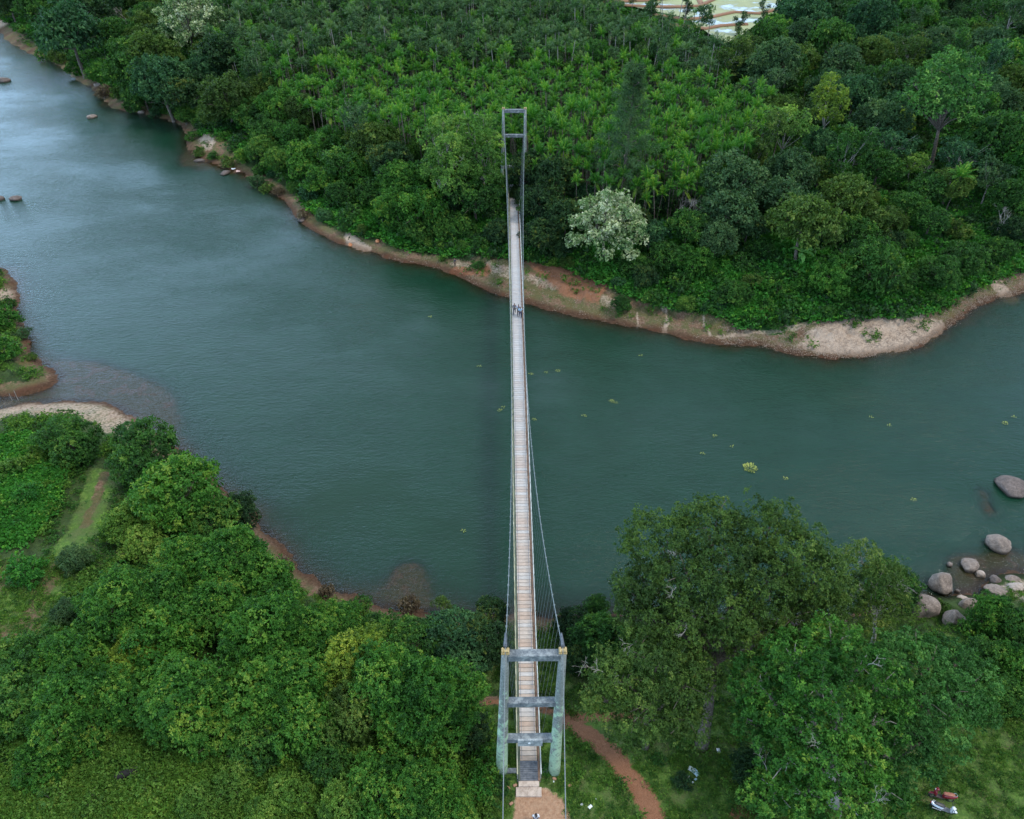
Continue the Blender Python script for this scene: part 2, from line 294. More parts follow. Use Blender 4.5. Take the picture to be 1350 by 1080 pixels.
# sparse green growth on the bare soil
gs = math_(n, l, 'MULTIPLY', ramp(n, l, n1.outputs[0], [(.41, (0,0,0)), (.50, (1,1,1))]).outputs[0], math_(n, l, 'SUBTRACT', 1.0, a.outputs['Alpha'], True))
gs = math_(n, l, 'MULTIPLY', gs, ramp(n, l, n3.outputs[0], [(.4, (.2,.2,.2)), (.6, (.9,.9,.9))]).outputs[0])
col = mixc(n, l, gs, col, (.062,.105,.030))
col = mixc(n, l, edge(sp.outputs[1], .3, .8, 1.7), col, sandc)
a3 = n.new('ShaderNodeAttribute'); a3.attribute_name = 'red'
col = mixc(n, l, edge(a3.outputs['Fac'], .25, .55, 1.1), col, ramp(n, l, n3.outputs[0], [(.3, (.19,.080,.040)), (.7, (.33,.165,.095))]).outputs[0])
a4 = n.new('ShaderNodeAttribute'); a4.attribute_name = 'tan'
col = mixc(n, l, edge(a4.outputs['Fac'], .35, .6, .5), col, ramp(n, l, n2.outputs[0], [(.3, (.34,.185,.110)), (.5, (.43,.26,.165)), (.7, (.50,.33,.22))]).outputs[0])
peb = ramp(n, l, vor.outputs['Distance'], [(.0, (1.15,1.12,1.1)), (.6, (.75,.75,.76))]).outputs[0]
col = mixc(n, l, .38, col, mixc(n, l, 1.0, col, peb, 'MULTIPLY'))
col = mixc(n, l, a.outputs['Alpha'], col, mixc(n, l, 1.0, col, (.42,.36,.32), 'MULTIPLY'))
l(col, b.inputs['Base Color']); b.inputs['Roughness'].default_value = .92; b.inputs['Specular IOR Level'].default_value = .2
bp = n.new('ShaderNodeBump'); bp.inputs['Strength'].default_value = .8; bp.inputs['Distance'].default_value = .25; l(n2.outputs[0], bp.inputs['Height']); l(bp.outputs[0], b.inputs['Normal'])
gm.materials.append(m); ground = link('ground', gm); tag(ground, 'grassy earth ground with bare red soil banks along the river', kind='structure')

# ------------------------------------------------------------ river
wx = warp(-90, 95, .9, -900, 900, 1.07); wy = warp(26, 130, .9, 10, 700, 1.06)
XW, YW = np.meshgrid(wx, wy); xw, yw = XW.ravel(), YW.ravel(); hw = height(xw, yw); nx, ny = len(wx), len(wy); I = np.arange(nx * ny).reshape(ny, nx)
Fw = np.stack([I[:-1, :-1], I[:-1, 1:], I[1:, 1:], I[1:, :-1]], -1).reshape(-1, 4)
Fw = Fw[(hw[Fw] < WZ + .9).any(1)]
dep = np.clip(WZ - hw, 0, 6)
wm_ = mesh_np('river', np.stack([xw, yw, np.full(xw.shape, WZ)], 1), Fw, smooth_=True)
da = wm_.attributes.new('depth', 'FLOAT', 'POINT'); da.data.foreach_set('value', dep.astype(np.float32))
m, n, l, b = mat('river_water'); at = n.new('ShaderNodeAttribute'); at.attribute_name = 'depth'
big = noise(n, l, .035, 4, 'Pos', .6, (1, 1.6, 1)); med = noise(n, l, .22, 4, 'Pos', .6, (1, 1.8, 1))
b.inputs['Roughness'].default_value = 1; b.inputs['Specular IOR Level'].default_value = 0
l(ramp(n, l, med.outputs[0], [(.3, (.0062,.0300,.0165)), (.7, (.0080,.0370,.0210))]).outputs[0], b.inputs['Base Color'])
tr = n.new('ShaderNodeBsdfTransparent'); tr.inputs[0].default_value = (.62, .60, .50, 1)
op = math_(n, l, 'POWER', 2.718, math_(n, l, 'MULTIPLY', at.outputs['Fac'], -1.9)); op = math_(n, l, 'SUBTRACT', 1.0, op, True)
m1 = n.new('ShaderNodeMixShader'); l(op, m1.inputs[0]); l(tr.outputs[0], m1.inputs[1]); l(b.outputs[0], m1.inputs[2])
gl = n.new('ShaderNodeBsdfGlossy'); gl.inputs[0].default_value = (.95, .98, 1, 1)
l(ramp(n, l, big.outputs[0], [(.35, (.03,)*3), (.65, (.10,)*3)]).outputs[0], gl.inputs['Roughness'])
fr = n.new('ShaderNodeFresnel'); fr.inputs[0].default_value = 1.33
rp = noise(n, l, 1.1, 5, 'Pos', .62, (1, 2.3, 1)); rs = noise(n, l, 2.8, 3, 'Pos', .6, (1, 2.2, 1)); wv = noise(n, l, .16, 3, 'Pos', .55, (1, 2.6, 1))
hsum = math_(n, l, 'ADD', math_(n, l, 'MULTIPLY', rp.outputs[0], .45), math_(n, l, 'MULTIPLY', rs.outputs[0], .28)); hsum = math_(n, l, 'ADD', hsum, math_(n, l, 'MULTIPLY', wv.outputs[0], .45))
bp = n.new('ShaderNodeBump'); bp.inputs['Distance'].default_value = .3; l(hsum, bp.inputs['Height'])
l(ramp(n, l, big.outputs[0], [(.36, (.32,)*3), (.62, (1.0,)*3)]).outputs[0], bp.inputs['Strength'])
l(bp.outputs[0], gl.inputs['Normal']); l(bp.outputs[0], fr.inputs['Normal'])
m2 = n.new('ShaderNodeMixShader'); l(fr.outputs[0], m2.inputs[0]); l(m1.outputs[0], m2.inputs[1]); l(gl.outputs[0], m2.inputs[2]); l(m2.outputs[0], n['Material Output'].inputs[0])
wm_.materials.append(m); river = link('river', wm_); tag(river, 'calm green river water', kind='structure')

# ------------------------------------------------------------ flooded paddies behind the palms
PZ = 1.9
pad_px = [(790,-60),(800,2),(850,12),(905,24),(955,58),(985,42),(1010,20),(1055,8),(1075,-60)]
pp = W2(pad_px, PZ)
m, n, l, b = mat('paddy_water'); t = noise(n, l, .12, 4, 'Pos', .6)
l(ramp(n, l, t.outputs[0], [(.42, (.10,.12,.09)), (.47, (.19,.21,.06)), (.7, (.26,.28,.08))]).outputs[0], b.inputs['Base Color'])
l(ramp(n, l, t.outputs[0], [(.38, (.04,)*3), (.50, (.7,)*3)]).outputs[0], b.inputs['Roughness']); b.inputs['IOR'].default_value = 2.1
pw = MB().add([(q[0], q[1], PZ) for q in pp], [tuple(range(len(pp)))]).obj('flooded_paddy_water', m); tag(pw, 'flooded rice paddy with yellow green shoots', kind='structure')
# trim the terrain under the paddies
co = np.empty(len(XF) * 3, np.float32); gm.vertices.foreach_get('co', co); co = co.reshape(-1, 3)
pin = inside(pp, XF, YF); co[pin, 2] = np.minimum(co[pin, 2], PZ - .25); gm.vertices.foreach_set('co', co.ravel())
SOILM = simple('bund_soil', (.16,.08,.045), (.30,.17,.10), .8, .9, coord='Generated')
bunds = [[(790,3),(850,1),(905,-3)],[(800,6),(860,9),(895,9),(922,8),(950,-5)],[(860,19),(905,26),(940,22),(968,16),(1000,18),(1030,12),(1060,6)],[(880,32),(930,38),(950,34),(985,32)],[(912,-20),(925,6)]]
for k, bl in enumerate(bunds):
    o = MB().tube([G(x, y, PZ + .1) for x, y in bl], .9, 6, flat=.45).obj('paddy_bund', SOILM, pw)

# ------------------------------------------------------------ foliage generators
def unit(v): return v / (np.linalg.norm(v, axis=1, keepdims=True) + 1e-9)
def leaves(p, nrm, tint, k, Lf, Wf, r, spread=(.4, 1.5), droop=.1, sz=.3):
    N = len(p); P = np.repeat(p, k, 0); Nn = np.repeat(nrm, k, 0); T = np.repeat(tint, k) + r.normal(0, .07, N * k)
    a = unit(np.cross(Nn, r.normal(size=(N * k, 3)))); ang = r.uniform(spread[0], spread[1], N * k)[:, None]
    dr = Nn * np.cos(ang) + a * np.sin(ang); dr[:, 2] -= droop; dr = unit(dr)
    wv = unit(np.cross(dr, Nn + .5 * r.normal(size=(N * k, 3)))); s = r.uniform(1 - sz, 1 + sz, N * k)[:, None]
    P0 = P + dr * .08 * Lf * s; md = P + dr * (.5 * Lf) * s; tp = P + dr * Lf * s; tp[:, 2] -= .12 * Lf
    V = np.stack([P0, md + wv * Wf / 2 * s, tp, md - wv * Wf / 2 * s], 1).reshape(-1, 3)
    return V, np.repeat(T, 4)
def crown(lobes, k, Lf, Wf, cover, seed, shell=(.68, 1.0), droop=.1, spread=(.4, 1.5), up=.35, flush=.12, low=-.55, rough=.16, inner=.12, clump=.55):
    r = np.random.default_rng(seed); Vs, Ts = [], []; lobes = np.asarray(lobes, float)
    for i, (cx, cy, cz, rx, ry, rz) in enumerate(lobes):
        area = 4 * math.pi * ((rx * ry + ry * rz + rx * rz) / 3) * .72; ns = max(8, int(cover * area / (k * Lf * Wf * .5)))
        nc = max(6, int(area / (clump * clump * 1.9))); dc = unit(r.normal(size=(int(nc * 1.7), 3))); dc = dc[dc[:, 2] > low - .2 * r.random(len(dc))][:nc]; nc = len(dc)
        ph = r.uniform(0, 6, 3); bump = 1 + rough * (np.sin(dc[:, 0] * 5 + ph[0]) * np.sin(dc[:, 1] * 5 + ph[1]) + .6 * np.sin(dc[:, 2] * 9 + dc[:, 0] * 6 + ph[2])) + r.normal(0, .07, nc)
        pc = np.array([cx, cy, cz]) + dc * (r.uniform(shell[0], shell[1], nc) ** .5 * bump)[:, None] * (np.array([rx, ry, rz]) - clump * .5)
        cs = clump * r.uniform(.6, 1.35, nc); ct = .42 + .13 * r.normal() + .15 * r.normal(size=nc); ct = np.where(r.random(nc) < flush, ct + .30, ct)
        q = r.integers(0, nc, ns); dd = unit(dc[q] * .55 + unit(r.normal(size=(ns, 3)))); rr = r.random(ns) ** .45
        p = pc[q] + dd * (cs[q] * rr)[:, None] * np.array([1, 1, .78]); d = unit(dd + .25 * dc[q])
        inn = r.random(ns) < inner; p = np.where(inn[:, None], np.array([cx, cy, cz]) + (p - np.array([cx, cy, cz])) * r.uniform(.3, .75, ns)[:, None], p)
        keep = np.ones(ns, bool)
        for j, w_ in enumerate(lobes):
            if j != i: keep &= (((p - w_[:3]) / w_[3:]) ** 2).sum(1) > .40
        p, d, q = p[keep], d[keep], q[keep]
        if not len(p): continue
        nr = unit(d + np.array([0, 0, up]) + .3 * r.normal(size=d.shape)); t = ct[q] + .09 * r.normal(size=len(p))
        V, T = leaves(p, nr, t, k, Lf, Wf, r, spread, droop); Vs.append(V); Ts.append(T)
    V = np.vstack(Vs); T = np.clip(np.concatenate(Ts), 0, 1); global NQ; NQ += len(T) // 4
    return V, np.arange(len(V)).reshape(-1, 4), T
NQ = 0
def dome_lobes(Rr, n_, r, hz=.8, size=(.32, .5), flat=.85, bottom=-.35):
    L_ = [(0, 0, .05 * Rr, .62 * Rr, .62 * Rr, .6 * Rr * hz)]
    for i in range(n_):
        zz = bottom + (1 - bottom) * (i + .5) / n_; ph = i * 2.399 + r.uniform(-.4, .4); q = math.sqrt(max(0, 1 - max(zz, 0) ** 2)) * (1 if zz > 0 else .95); s = r.uniform(size[0] * .7, size[1] * 1.05) * Rr; dd = (Rr - s) * r.uniform(.78, 1.2)
        L_.append((math.cos(ph) * q * dd, math.sin(ph) * q * dd, zz * dd * hz, s * r.uniform(.9, 1.2), s * r.uniform(.9, 1.2), s * flat))
    return L_
def trunk_mesh(name, base_z, Rr, lobes, r, thick, m, nl=7, lean=0):
    b_ = MB(); top = Vector((r.uniform(-.1, .1) * Rr + lean, r.uniform(-.1, .1) * Rr, -.05 * Rr)); base = Vector((0, 0, base_z - .3))
    mid = base.lerp(top, .5) + Vector((r.uniform(-.08, .08) * Rr, r.uniform(-.08, .08) * Rr, 0))
    b_.tube([base, base + (mid - base) * .15, mid, top], [thick * 1.5, thick, thick * .8, thick * .5], 7)
    for q in list(lobes)[1:nl + 1]:
        e = Vector(q[:3]); s = mid.lerp(top, r.uniform(.2, .9)); c_ = s.lerp(e, .5) + Vector((0, 0, -.08 * Rr)); b_.tube([s, c_, e, e + (e - s) * .35], [thick * .42, thick * .28, thick * .16, thick * .04], 5)
        for _ in range(2):
            e2 = e + Vector((r.uniform(-1, 1), r.uniform(-1, 1), r.uniform(0, 1))) * q[3] * .9; b_.tube([c_, e.lerp(e2, .5), e2], [thick * .16, thick * .1, thick * .03], 4)
    return b_.mesh(name, m)
PROTO = {}
def proto(key, Rr, k, variants, lob, leaf, thick=.25, bark=BARK, bz=None):
    out_ = []
    for v_ in range(variants):
        r = random.Random(hash(key) % 1000 + v_ * 17 if False else sum(map(ord, key)) + v_ * 17); L_ = lob(r)
        V, F_, T = crown(L_, seed=sum(map(ord, key)) * 7 + v_, **leaf)
        out_.append((mesh_np(key + '_crown', V, F_, LM['mid'], T), trunk_mesh(key + '_trunk', -k * Rr if bz is None else bz, Rr, L_, r, thick, bark)))
    PROTO[key] = (Rr, k, out_)
proto('dome', 5.0, 1.15, 3, lambda r: dome_lobes(5, 15, r, .85), dict(k=6, Lf=.42, Wf=.20, cover=1.7, clump=.62), .3)
proto('farm', 5.0, 1.15, 3, lambda r: dome_lobes(5, 13, r, .8, (.3, .48)), dict(k=5, Lf=.55, Wf=.27, cover=1.5, rough=.22, clump=.8), .28)
proto('star', 3.6, 1.05, 3, lambda r: dome_lobes(3.6, 19, r, .85, (.30, .46)), dict(k=6, Lf=.22, Wf=.095, cover=1.5, spread=(.6, 1.5), up=.6, flush=.24, rough=.24, clump=.30), .2)
proto('bushy', 2.6, .72, 4, lambda r: dome_lobes(2.6, 13, r, .8, (.34, .5), bottom=-.5), dict(k=6, Lf=.18, Wf=.085, cover=1.6, droop=.2, rough=.2, low=-.9, clump=.28, flush=.2), .12)
proto('mound', 3.2, .8, 3, lambda r: dome_lobes(3.2, 8, r, .9, (.4, .55), bottom=-.5), dict(k=7, Lf=.22, Wf=.09, cover=2.0, droop=.5, rough=.09, low=-.9, flush=.08, clump=.45), .15)
proto('airy', 3.2, 1.8, 3, lambda r: [(r.uniform(-1, 1) * 1.7, r.uniform(-1, 1) * 1.7, z_, 1.15, 1.15, .95) for z_ in (-2.6, -1.6, -1, -.2, .4, 1, 1.7, 2.4, 3.0)], dict(k=7, Lf=.30, Wf=.11, cover=1.2, droop=.3, rough=.28, flush=.2, inner=.2, clump=.45), .14, PALEBARK)
proto('tier', 3.4, 1.6, 3, lambda r: [(math.cos(i * 2.4) * (.4 + .6 * r.random()) * 2.3, math.sin(i * 2.4) * 2.0, -1.4 + i * .35, 1.5, 1.5, .45) for i in range(10)], dict(k=6, Lf=.36, Wf=.16, cover=1.1, rough=.2, clump=.4), .16, PALEBARK)
proto('blossom', 5.0, 1.0, 2, lambda r: [(0, 0, .3, 2.6, 2.6, 3.0)] + [(math.cos(i * 2.4) * q, math.sin(i * 2.4) * q, 4.4 - 6.6 * (i / 26.) , 1.15, 1.15, .95) for i in range(26) for q in [4.3 * min(1, .2 + 1.25 * (i / 26.) ** .6) * (.9 + .2 * r.random())]], dict(k=7, Lf=.24, Wf=.16, cover=1.7, spread=(.5, 1.4), flush=.45, rough=.22, up=.6, clump=.42), .26)
proto('shrub', 1.3, .62, 4, lambda r: dome_lobes(1.3, 6, r, .85, (.4, .55), bottom=-.5), dict(k=6, Lf=.20, Wf=.10, cover=1.4, rough=.2, low=-.9, clump=.24), .05)
# casuarina: tall cone of hanging strands
def casuarina():
    r = np.random.default_rng(5); V_, T_ = [], []
    for i in range(100):
        u = (i + .5) / 100; z = -8.2 + 16.2 * u; R_ = 4.4 * min(1, (1 - u) * 1.3 + .16) * min(1, .55 + u * 1.6) * r.uniform(.55, 1.1); ph = i * 2.4 + r.uniform(-.4, .4); c_ = np.array([math.cos(ph) * R_ * .62, math.sin(ph) * R_ * .62, z + .3]); n_ = 24
        a_ = r.random(n_) ** .7; p = np.array([0, 0, z]) + (c_ - np.array([0, 0, z])) * (a_ * 1.6)[:, None] + r.normal(0, .17, (n_, 3)); nr = unit(np.array([[math.cos(ph), math.sin(ph), .8]]) + .6 * r.normal(size=(n_, 3)))
        V, T = leaves(p, nr, .55 + .16 * r.normal() + .1 * r.normal(size=n_), 7, .62, .055, r, (.2, 1.2), .35); V_.append(V); T_.append(T)
    V = np.vstack(V_); return mesh_np('casuarina_crown', V, np.arange(len(V)).reshape(-1, 4), LM['grey'], np.clip(np.concatenate(T_), 0, 1))
tb = MB(); tb.tube([(0, 0, -10.5), (.1, 0, -4), (0, .1, 3), (0, 0, 8)], [.28, .22, .13, .03], 7)
for i in range(26):
    z_ = -6.5 + i * .52; q = i * 2.4; tb.tube([(0, 0, z_), (math.cos(q) * 1.3, math.sin(q) * 1.3, z_ + .8), (math.cos(q) * 2.4 * (1 - i / 34), math.sin(q) * 2.4 * (1 - i / 34), z_ + .7)], [.07, .05, .02], 4)
PROTO['casuarina'] = (3.3, 3.0, [(casuarina(), tb.mesh('casuarina_trunk', BARK))])
# bare tree
def bare(seed, h=8):
    r = random.Random(seed); b_ = MB()
    def br(p, d, ln, rad, lv):
        e = p + d * ln; m_ = p.lerp(e, .5) + Vector((r.uniform(-1, 1), r.uniform(-1, 1), 0)) * ln * .08; b_.tube([p, m_, e], [rad, rad * .8, rad * .55], 5)
        if lv:
            for _ in range(3 if lv > 1 else 4): br(m_.lerp(e, r.uniform(.3, 1)), (d + Vector((r.uniform(-1, 1), r.uniform(-1, 1), r.uniform(-.1, .5))) * .8).normalized(), ln * r.uniform(.5, .75), rad * .5, lv - 1)
    br(Vector((0, 0, -.3)), Vector((.08, 0, 1)), h * .4, .14, 4); return b_.mesh('bare_branches', PALEBARK)
BARE = [bare(3), bare(9)]
# palms
def frond(r, Lf, az, el, drp, nleaf=13, wl=.5, lw=.055):
    c, s = math.cos(az), math.sin(az); V = []; T = []; t0 = .45 + r.normal() * .12
    side = np.array([-s, c, 0]); prev = None
    pts = []
    for i in range(nleaf + 1):
        u = i / nleaf; e = el - drp * u * u * 1.3 - drp * .2 * u; pts.append((u, e))
    p = np.zeros(3); step = Lf / nleaf; P = [p.copy()]
    for u, e in pts: p = p + step * np.array([c * math.cos(e), s * math.cos(e), math.sin(e)]); P.append(p.copy())
    for i in range(1, nleaf + 1):
        u = i / nleaf; q = P[i]; dr = P[i + 1] - P[i]; dr /= np.linalg.norm(dr); ll = wl * math.sin(math.pi * min(1, .18 + u * .8)) + .12; upv = np.cross(dr, side); upv /= np.linalg.norm(upv)
        for sg in (-1, 1):
            d_ = side * sg * .85 + dr * .55 - np.array([0, 0, .32]); d_ /= np.linalg.norm(d_); tip = q + d_ * ll; m_ = q + d_ * ll * .5; ww = dr * lw * Lf * .5
            V += [q, m_ + ww, tip, m_ - ww]; T += [t0 + .1 * r.normal()] * 4
        V += [P[i - 1] + side * .03, P[i] + side * .025, P[i] - side * .025, P[i - 1] - side * .03]; T += [.9] * 4
    return V, T
def palm_meshes(seed, Lf=2.0, nf=9, H=8, old=False, wl=.55):
    r = np.random.default_rng(seed); V = []; T = []
    for i in range(nf):
        u = i / nf; v, t = frond(r, Lf * r.uniform(.85, 1.1), i * 2.399, 1.5 - 1.05 * u, .5 + .95 * u, wl=wl); tt = np.array(t) + (.20 - .36 * u); V += v; T += list(tt)
    if r.random() < .6:
        v, t = frond(r, Lf * .9, r.uniform(0, 6), -.6, .7, wl=wl * .8); V += v; T += list(np.array(t) + .5)
    V = np.array(V) + np.array([0, 0, H]); cm_ = mesh_np('palm_crown', V, np.arange(len(V)).reshape(-1, 4), LM['oldpalm' if old else 'palm'], np.clip(T, 0, 1))
    b_ = MB().tube([(0, 0, -.4), (.05, .03, H * .5), (0, 0, H - .4), (0, 0, H + .2)], [.13, .09, .08, .10], 5); return cm_, b_.mesh('palm_trunk', PALEBARK if old else BARK)
PALMS = [palm_meshes(s, 2.0, 13, 6.4 + s * .3) for s in (1, 2, 3, 4)]
OLDP = [palm_meshes(s, 1.9, 12, 8.6, True, .6) for s in (11, 12, 13)]
COCO = [palm_meshes(s, 3.6, 15, 9, False, .95) for s in (21, 22)]

# ------------------------------------------------------------ placing vegetation
veg = []     # records used to write the labels
def copy_mat(o, mkey):
    s = o.material_slots[0]; s.link = 'OBJECT'; s.material = LM[mkey]
LOOK = {'dark': 'dark green', 'teal': 'bluish green', 'mid': 'mid green', 'bright': 'bright green', 'olive': 'olive', 'yellow': 'yellow green', 'grey': 'grey green', 'cream': 'cream flowered', 'weed': 'pale green', 'lime': 'light green', 'fresh': 'fresh green', 'cover': 'vivid green', 'dry': 'dry brown'}
FORM = {'dome': 'round tree', 'farm': 'broad tree', 'star': 'tufted tree', 'bushy': 'dense bush', 'mound': 'rounded bush', 'airy': 'slender tree', 'tier': 'thin layered tree', 'blossom': 'tree', 'shrub': 'low shrub', 'casuarina': 'feathery casuarina'}
NAME = {'dome': 'broadleaf_tree', 'farm': 'broadleaf_tree', 'star': 'leafy_tree', 'bushy': 'bush', 'mound': 'round_bush', 'airy': 'slender_tree', 'tier': 'layered_tree', 'blossom': 'blossom_tree', 'shrub': 'shrub', 'casuarina': 'casuarina_tree'}
def put_tree(x, y, zg, Rw, sp_, colr, zs=1.0, label=None, r=random, detail=True):
    Rn, k, var = PROTO[sp_]; cm_, tm_ = r.choice(var); s = Rw / Rn
    root = bpy.data.objects.new(NAME[sp_], None); C.objects.link(root); root.location = (x, y, zg); root.empty_display_size = .3
    root.rotation_euler = (0, 0, r.uniform(0, 6.28)); sx = r.uniform(.94, 1.06); root.scale = (s * sx, s / sx, s * zs)
    c_ = link('crown', cm_, root, (0, 0, k * Rn)); copy_mat(c_, colr)
    t_ = link('trunk' if sp_ not in ('shrub', 'bushy', 'mound') else 'stems', tm_, root, (0, 0, k * Rn))
    kind_ = 'bush' if sp_ in ('bushy', 'mound') else 'shrub' if sp_ == 'shrub' else 'tree'
    root['category'] = kind_
    px, py, _ = proj(x, y, zg + k * Rw * zs); veg.append([root, px, py, sp_, colr, label, x, y, Rw]); return root
def hero(px, py, rpx, sp_, colr, zs=1.0, label=None):
    Rn, k, _ = PROTO[sp_]; zc = 3.0
    for _i in range(8):
        g = G(px, py, zc); zg = h1(g[0], g[1]); ppm = proj(*g)[2]; Rw = rpx / ppm; zc = .5 * zc + .5 * (max(zg, WZ) + Rw * k * zs)
    return put_tree(g[0], g[1], zg, Rw, sp_, colr, zs, label)

H_FAR = [ # x, y, radius in photo pixels, form, colour, height scale
 (12,6,22,'dome','dark'),(50,14,26,'dome','mid'),(92,44,42,'farm','teal',1.15),(120,12,30,'farm','dark'),(62,70,14,'shrub','mid'),(98,92,12,'shrub','bright'),(150,46,28,'dome','mid'),(166,68,26,'farm','mid'),(136,96,20,'bushy','bright'),(182,52,22,'farm','olive'),(205,74,34,'dome','olive',1.1),(176,96,34,'dome','mid'),(215,108,40,'dome','teal',1.1),(236,124,34,'farm','dark'),(190,124,28,'bushy','mid'),
 (300,38,20,'mound','olive'),(290,72,34,'farm','dark'),(270,92,26,'dome','teal'),(298,134,42,'mound','olive',1.0),(325,150,24,'mound','mid'),(250,150,18,'bushy','mid'),(232,148,12,'shrub','mid'),
 (368,146,30,'mound','bright',1.1),(352,172,26,'mound','mid'),(398,150,26,'mound','olive',1.2),(385,182,26,'mound','bright'),(344,198,22,'bushy','mid'),(366,212,20,'bushy','mid'),(406,212,32,'bushy','bright'),(432,190,28,'mound','bright'),(425,238,28,'bushy','bright'),(455,215,30,'farm','mid'),(448,256,22,'bushy','mid'),(408,256,16,'shrub','teal'),
 (478,172,30,'airy','grey'),(495,190,34,'dome','olive'),(515,215,32,'dome','dark'),(476,232,26,'bushy','bright'),(495,255,24,'bushy','mid'),(462,282,18,'shrub','mid'),
 (535,240,34,'star','bright'),(522,272,30,'star','bright'),(556,272,34,'farm','bright'),(548,304,22,'bushy','mid'),(580,296,26,'bushy','mid'),(606,300,24,'bushy','mid'),(518,298,16,'shrub','bright'),
 
 (628,262,32,'farm','mid'),(596,258,28,'dome','dark'),(652,246,22,'dome','mid'),(655,306,20,'mound','dark'),(632,320,14,'shrub','mid'),
 (698,228,30,'dome','dark',1.15),(732,238,34,'dome','dark',1.1),(716,272,32,'dome','dark'),(746,288,30,'dome','dark'),(715,312,26,'dome','dark'),(740,325,20,'mound','dark'),(768,258,20,'dome','teal'),(775,345,12,'shrub','mid'),
 (865,262,26,'farm','dark'),(858,310,24,'farm','teal'),(880,340,28,'bushy','mid'),(905,300,30,'dome','mid'),(915,345,28,'bushy','bright'),(896,372,18,'shrub','mid'),(850,365,20,'bushy','dark'),(862,392,14,'shrub','mid'),(820,402,15,'mound','mid'),(838,350,22,'bushy','mid'),(630,350,11,'shrub','mid',.7),
 (962,282,38,'farm','grey'),(945,316,28,'dome','grey'),(988,300,26,'farm','dark'),(1000,328,20,'bushy','mid'),(965,388,26,'bushy','mid'),(990,372,16,'shrub','olive'),(1025,384,18,'shrub','bright'),
 (1042,232,36,'dome','grey',1.2),(1016,250,26,'dome','dark'),(1082,228,22,'dome','olive'),(1072,272,20,'dome','teal',1.2),(1092,310,18,'dome','teal'),(1118,262,36,'farm','olive',1.1),(1158,290,26,'farm','olive'),(1132,305,26,'farm','mid'),(1175,320,20,'bushy','dark'),
 (1098,366,34,'mound','bright'),(1148,350,46,'bushy','mid',1.15),(1185,368,22,'mound','mid'),(1236,360,33,'mound','mid',1.0),(1272,342,32,'mound','mid',1.0),(1318,330,22,'bushy','mid'),(1052,378,14,'shrub','bright'),(1010,405,14,'shrub','bright'),
 (1062,118,12,'airy','olive'),(1128,128,30,'dome','teal',1.15),(1150,160,22,'dome','dark'),(1182,162,22,'farm','yellow'),
 (1318,185,46,'dome','mid',1.1),(1205,215,20,'tier','weed',.9),(1225,250,26,'farm','mid'),(1252,246,28,'dome','olive'),(1200,272,22,'farm','mid'),(1228,290,24,'farm','mid'),(1310,232,26,'tier','grey',1.1),(1338,262,34,'dome','mid'),(1330,300,26,'bushy','dark'),(1160,218,28,'farm','mid'),(1130,205,24,'airy','mid',.8),(1265,200,22,'dome','dark'),(1080,190,22,'dome','teal',1.2),
 (1005,120,30,'airy','grey',.8),(1022,88,36,'dome','grey',1.1),(965,78,30,'airy','olive',.8),(985,92,26,'farm','grey'),(1052,80,26,'farm','olive'),(1110,85,30,'farm','grey'),(1150,72,28,'dome','olive'),(1220,66,28,'farm','dark'),(1180,100,26,'farm','mid'),(1300,60,30,'farm','grey'),(1340,110,30,'dome','olive'),(975,30,11,'airy','grey',1.1),(1008,12,9,'airy','grey',1.1),(905,12,11,'airy','dark',1.0)]
for t_ in H_FAR: hero(*t_)
for i_ in range(58):
    vx = 15 + i_ * 23.0 + random.uniform(-8, 8); vy = float(np.interp(vx, [q[0] for q in veg_px], [q[1] for q in veg_px]))
    if 655 < vx < 700: continue
    hero(vx, vy + random.uniform(-9, -1), random.uniform(7, 15), random.choice(['shrub', 'shrub', 'bushy']), random.choice(['mid', 'bright', 'olive', 'weed', 'mid', 'teal']), random.uniform(.6, 1.0))
for t_ in [(688,226,22,'dome','dark',1.2),(683,256,13,'dome','dark',1.1),(700,262,22,'dome','dark'),(262,200,9,'shrub','olive'),(280,206,8,'shrub','mid'),(300,214,10,'shrub','olive'),(338,238,12,'shrub','grey'),(352,246,10,'shrub','olive'),(250,180,8,'shrub','mid'),(172,140,12,'shrub','mid'),(205,148,10,'shrub','teal'),(75,76,12,'shrub','olive'),(400,282,9,'shrub','dry'),(366,252,9,'shrub','dry'),(136,122,12,'shrub','dry')]: hero(*t_)
hero(800, 303, 50, 'blossom', 'cream', 1.0, 'cream flowered domed tree on the far bank just right of the footbridge')
hero(252, 36, 44, 'blossom', 'cream', 1.0, 'cream flowered tree standing above the dark trees at the upper left bend')
hero(828, 182, 36, 'casuarina', 'grey', 1.0, 'tall feathery grey green casuarina between the palms and the cream flowered tree')

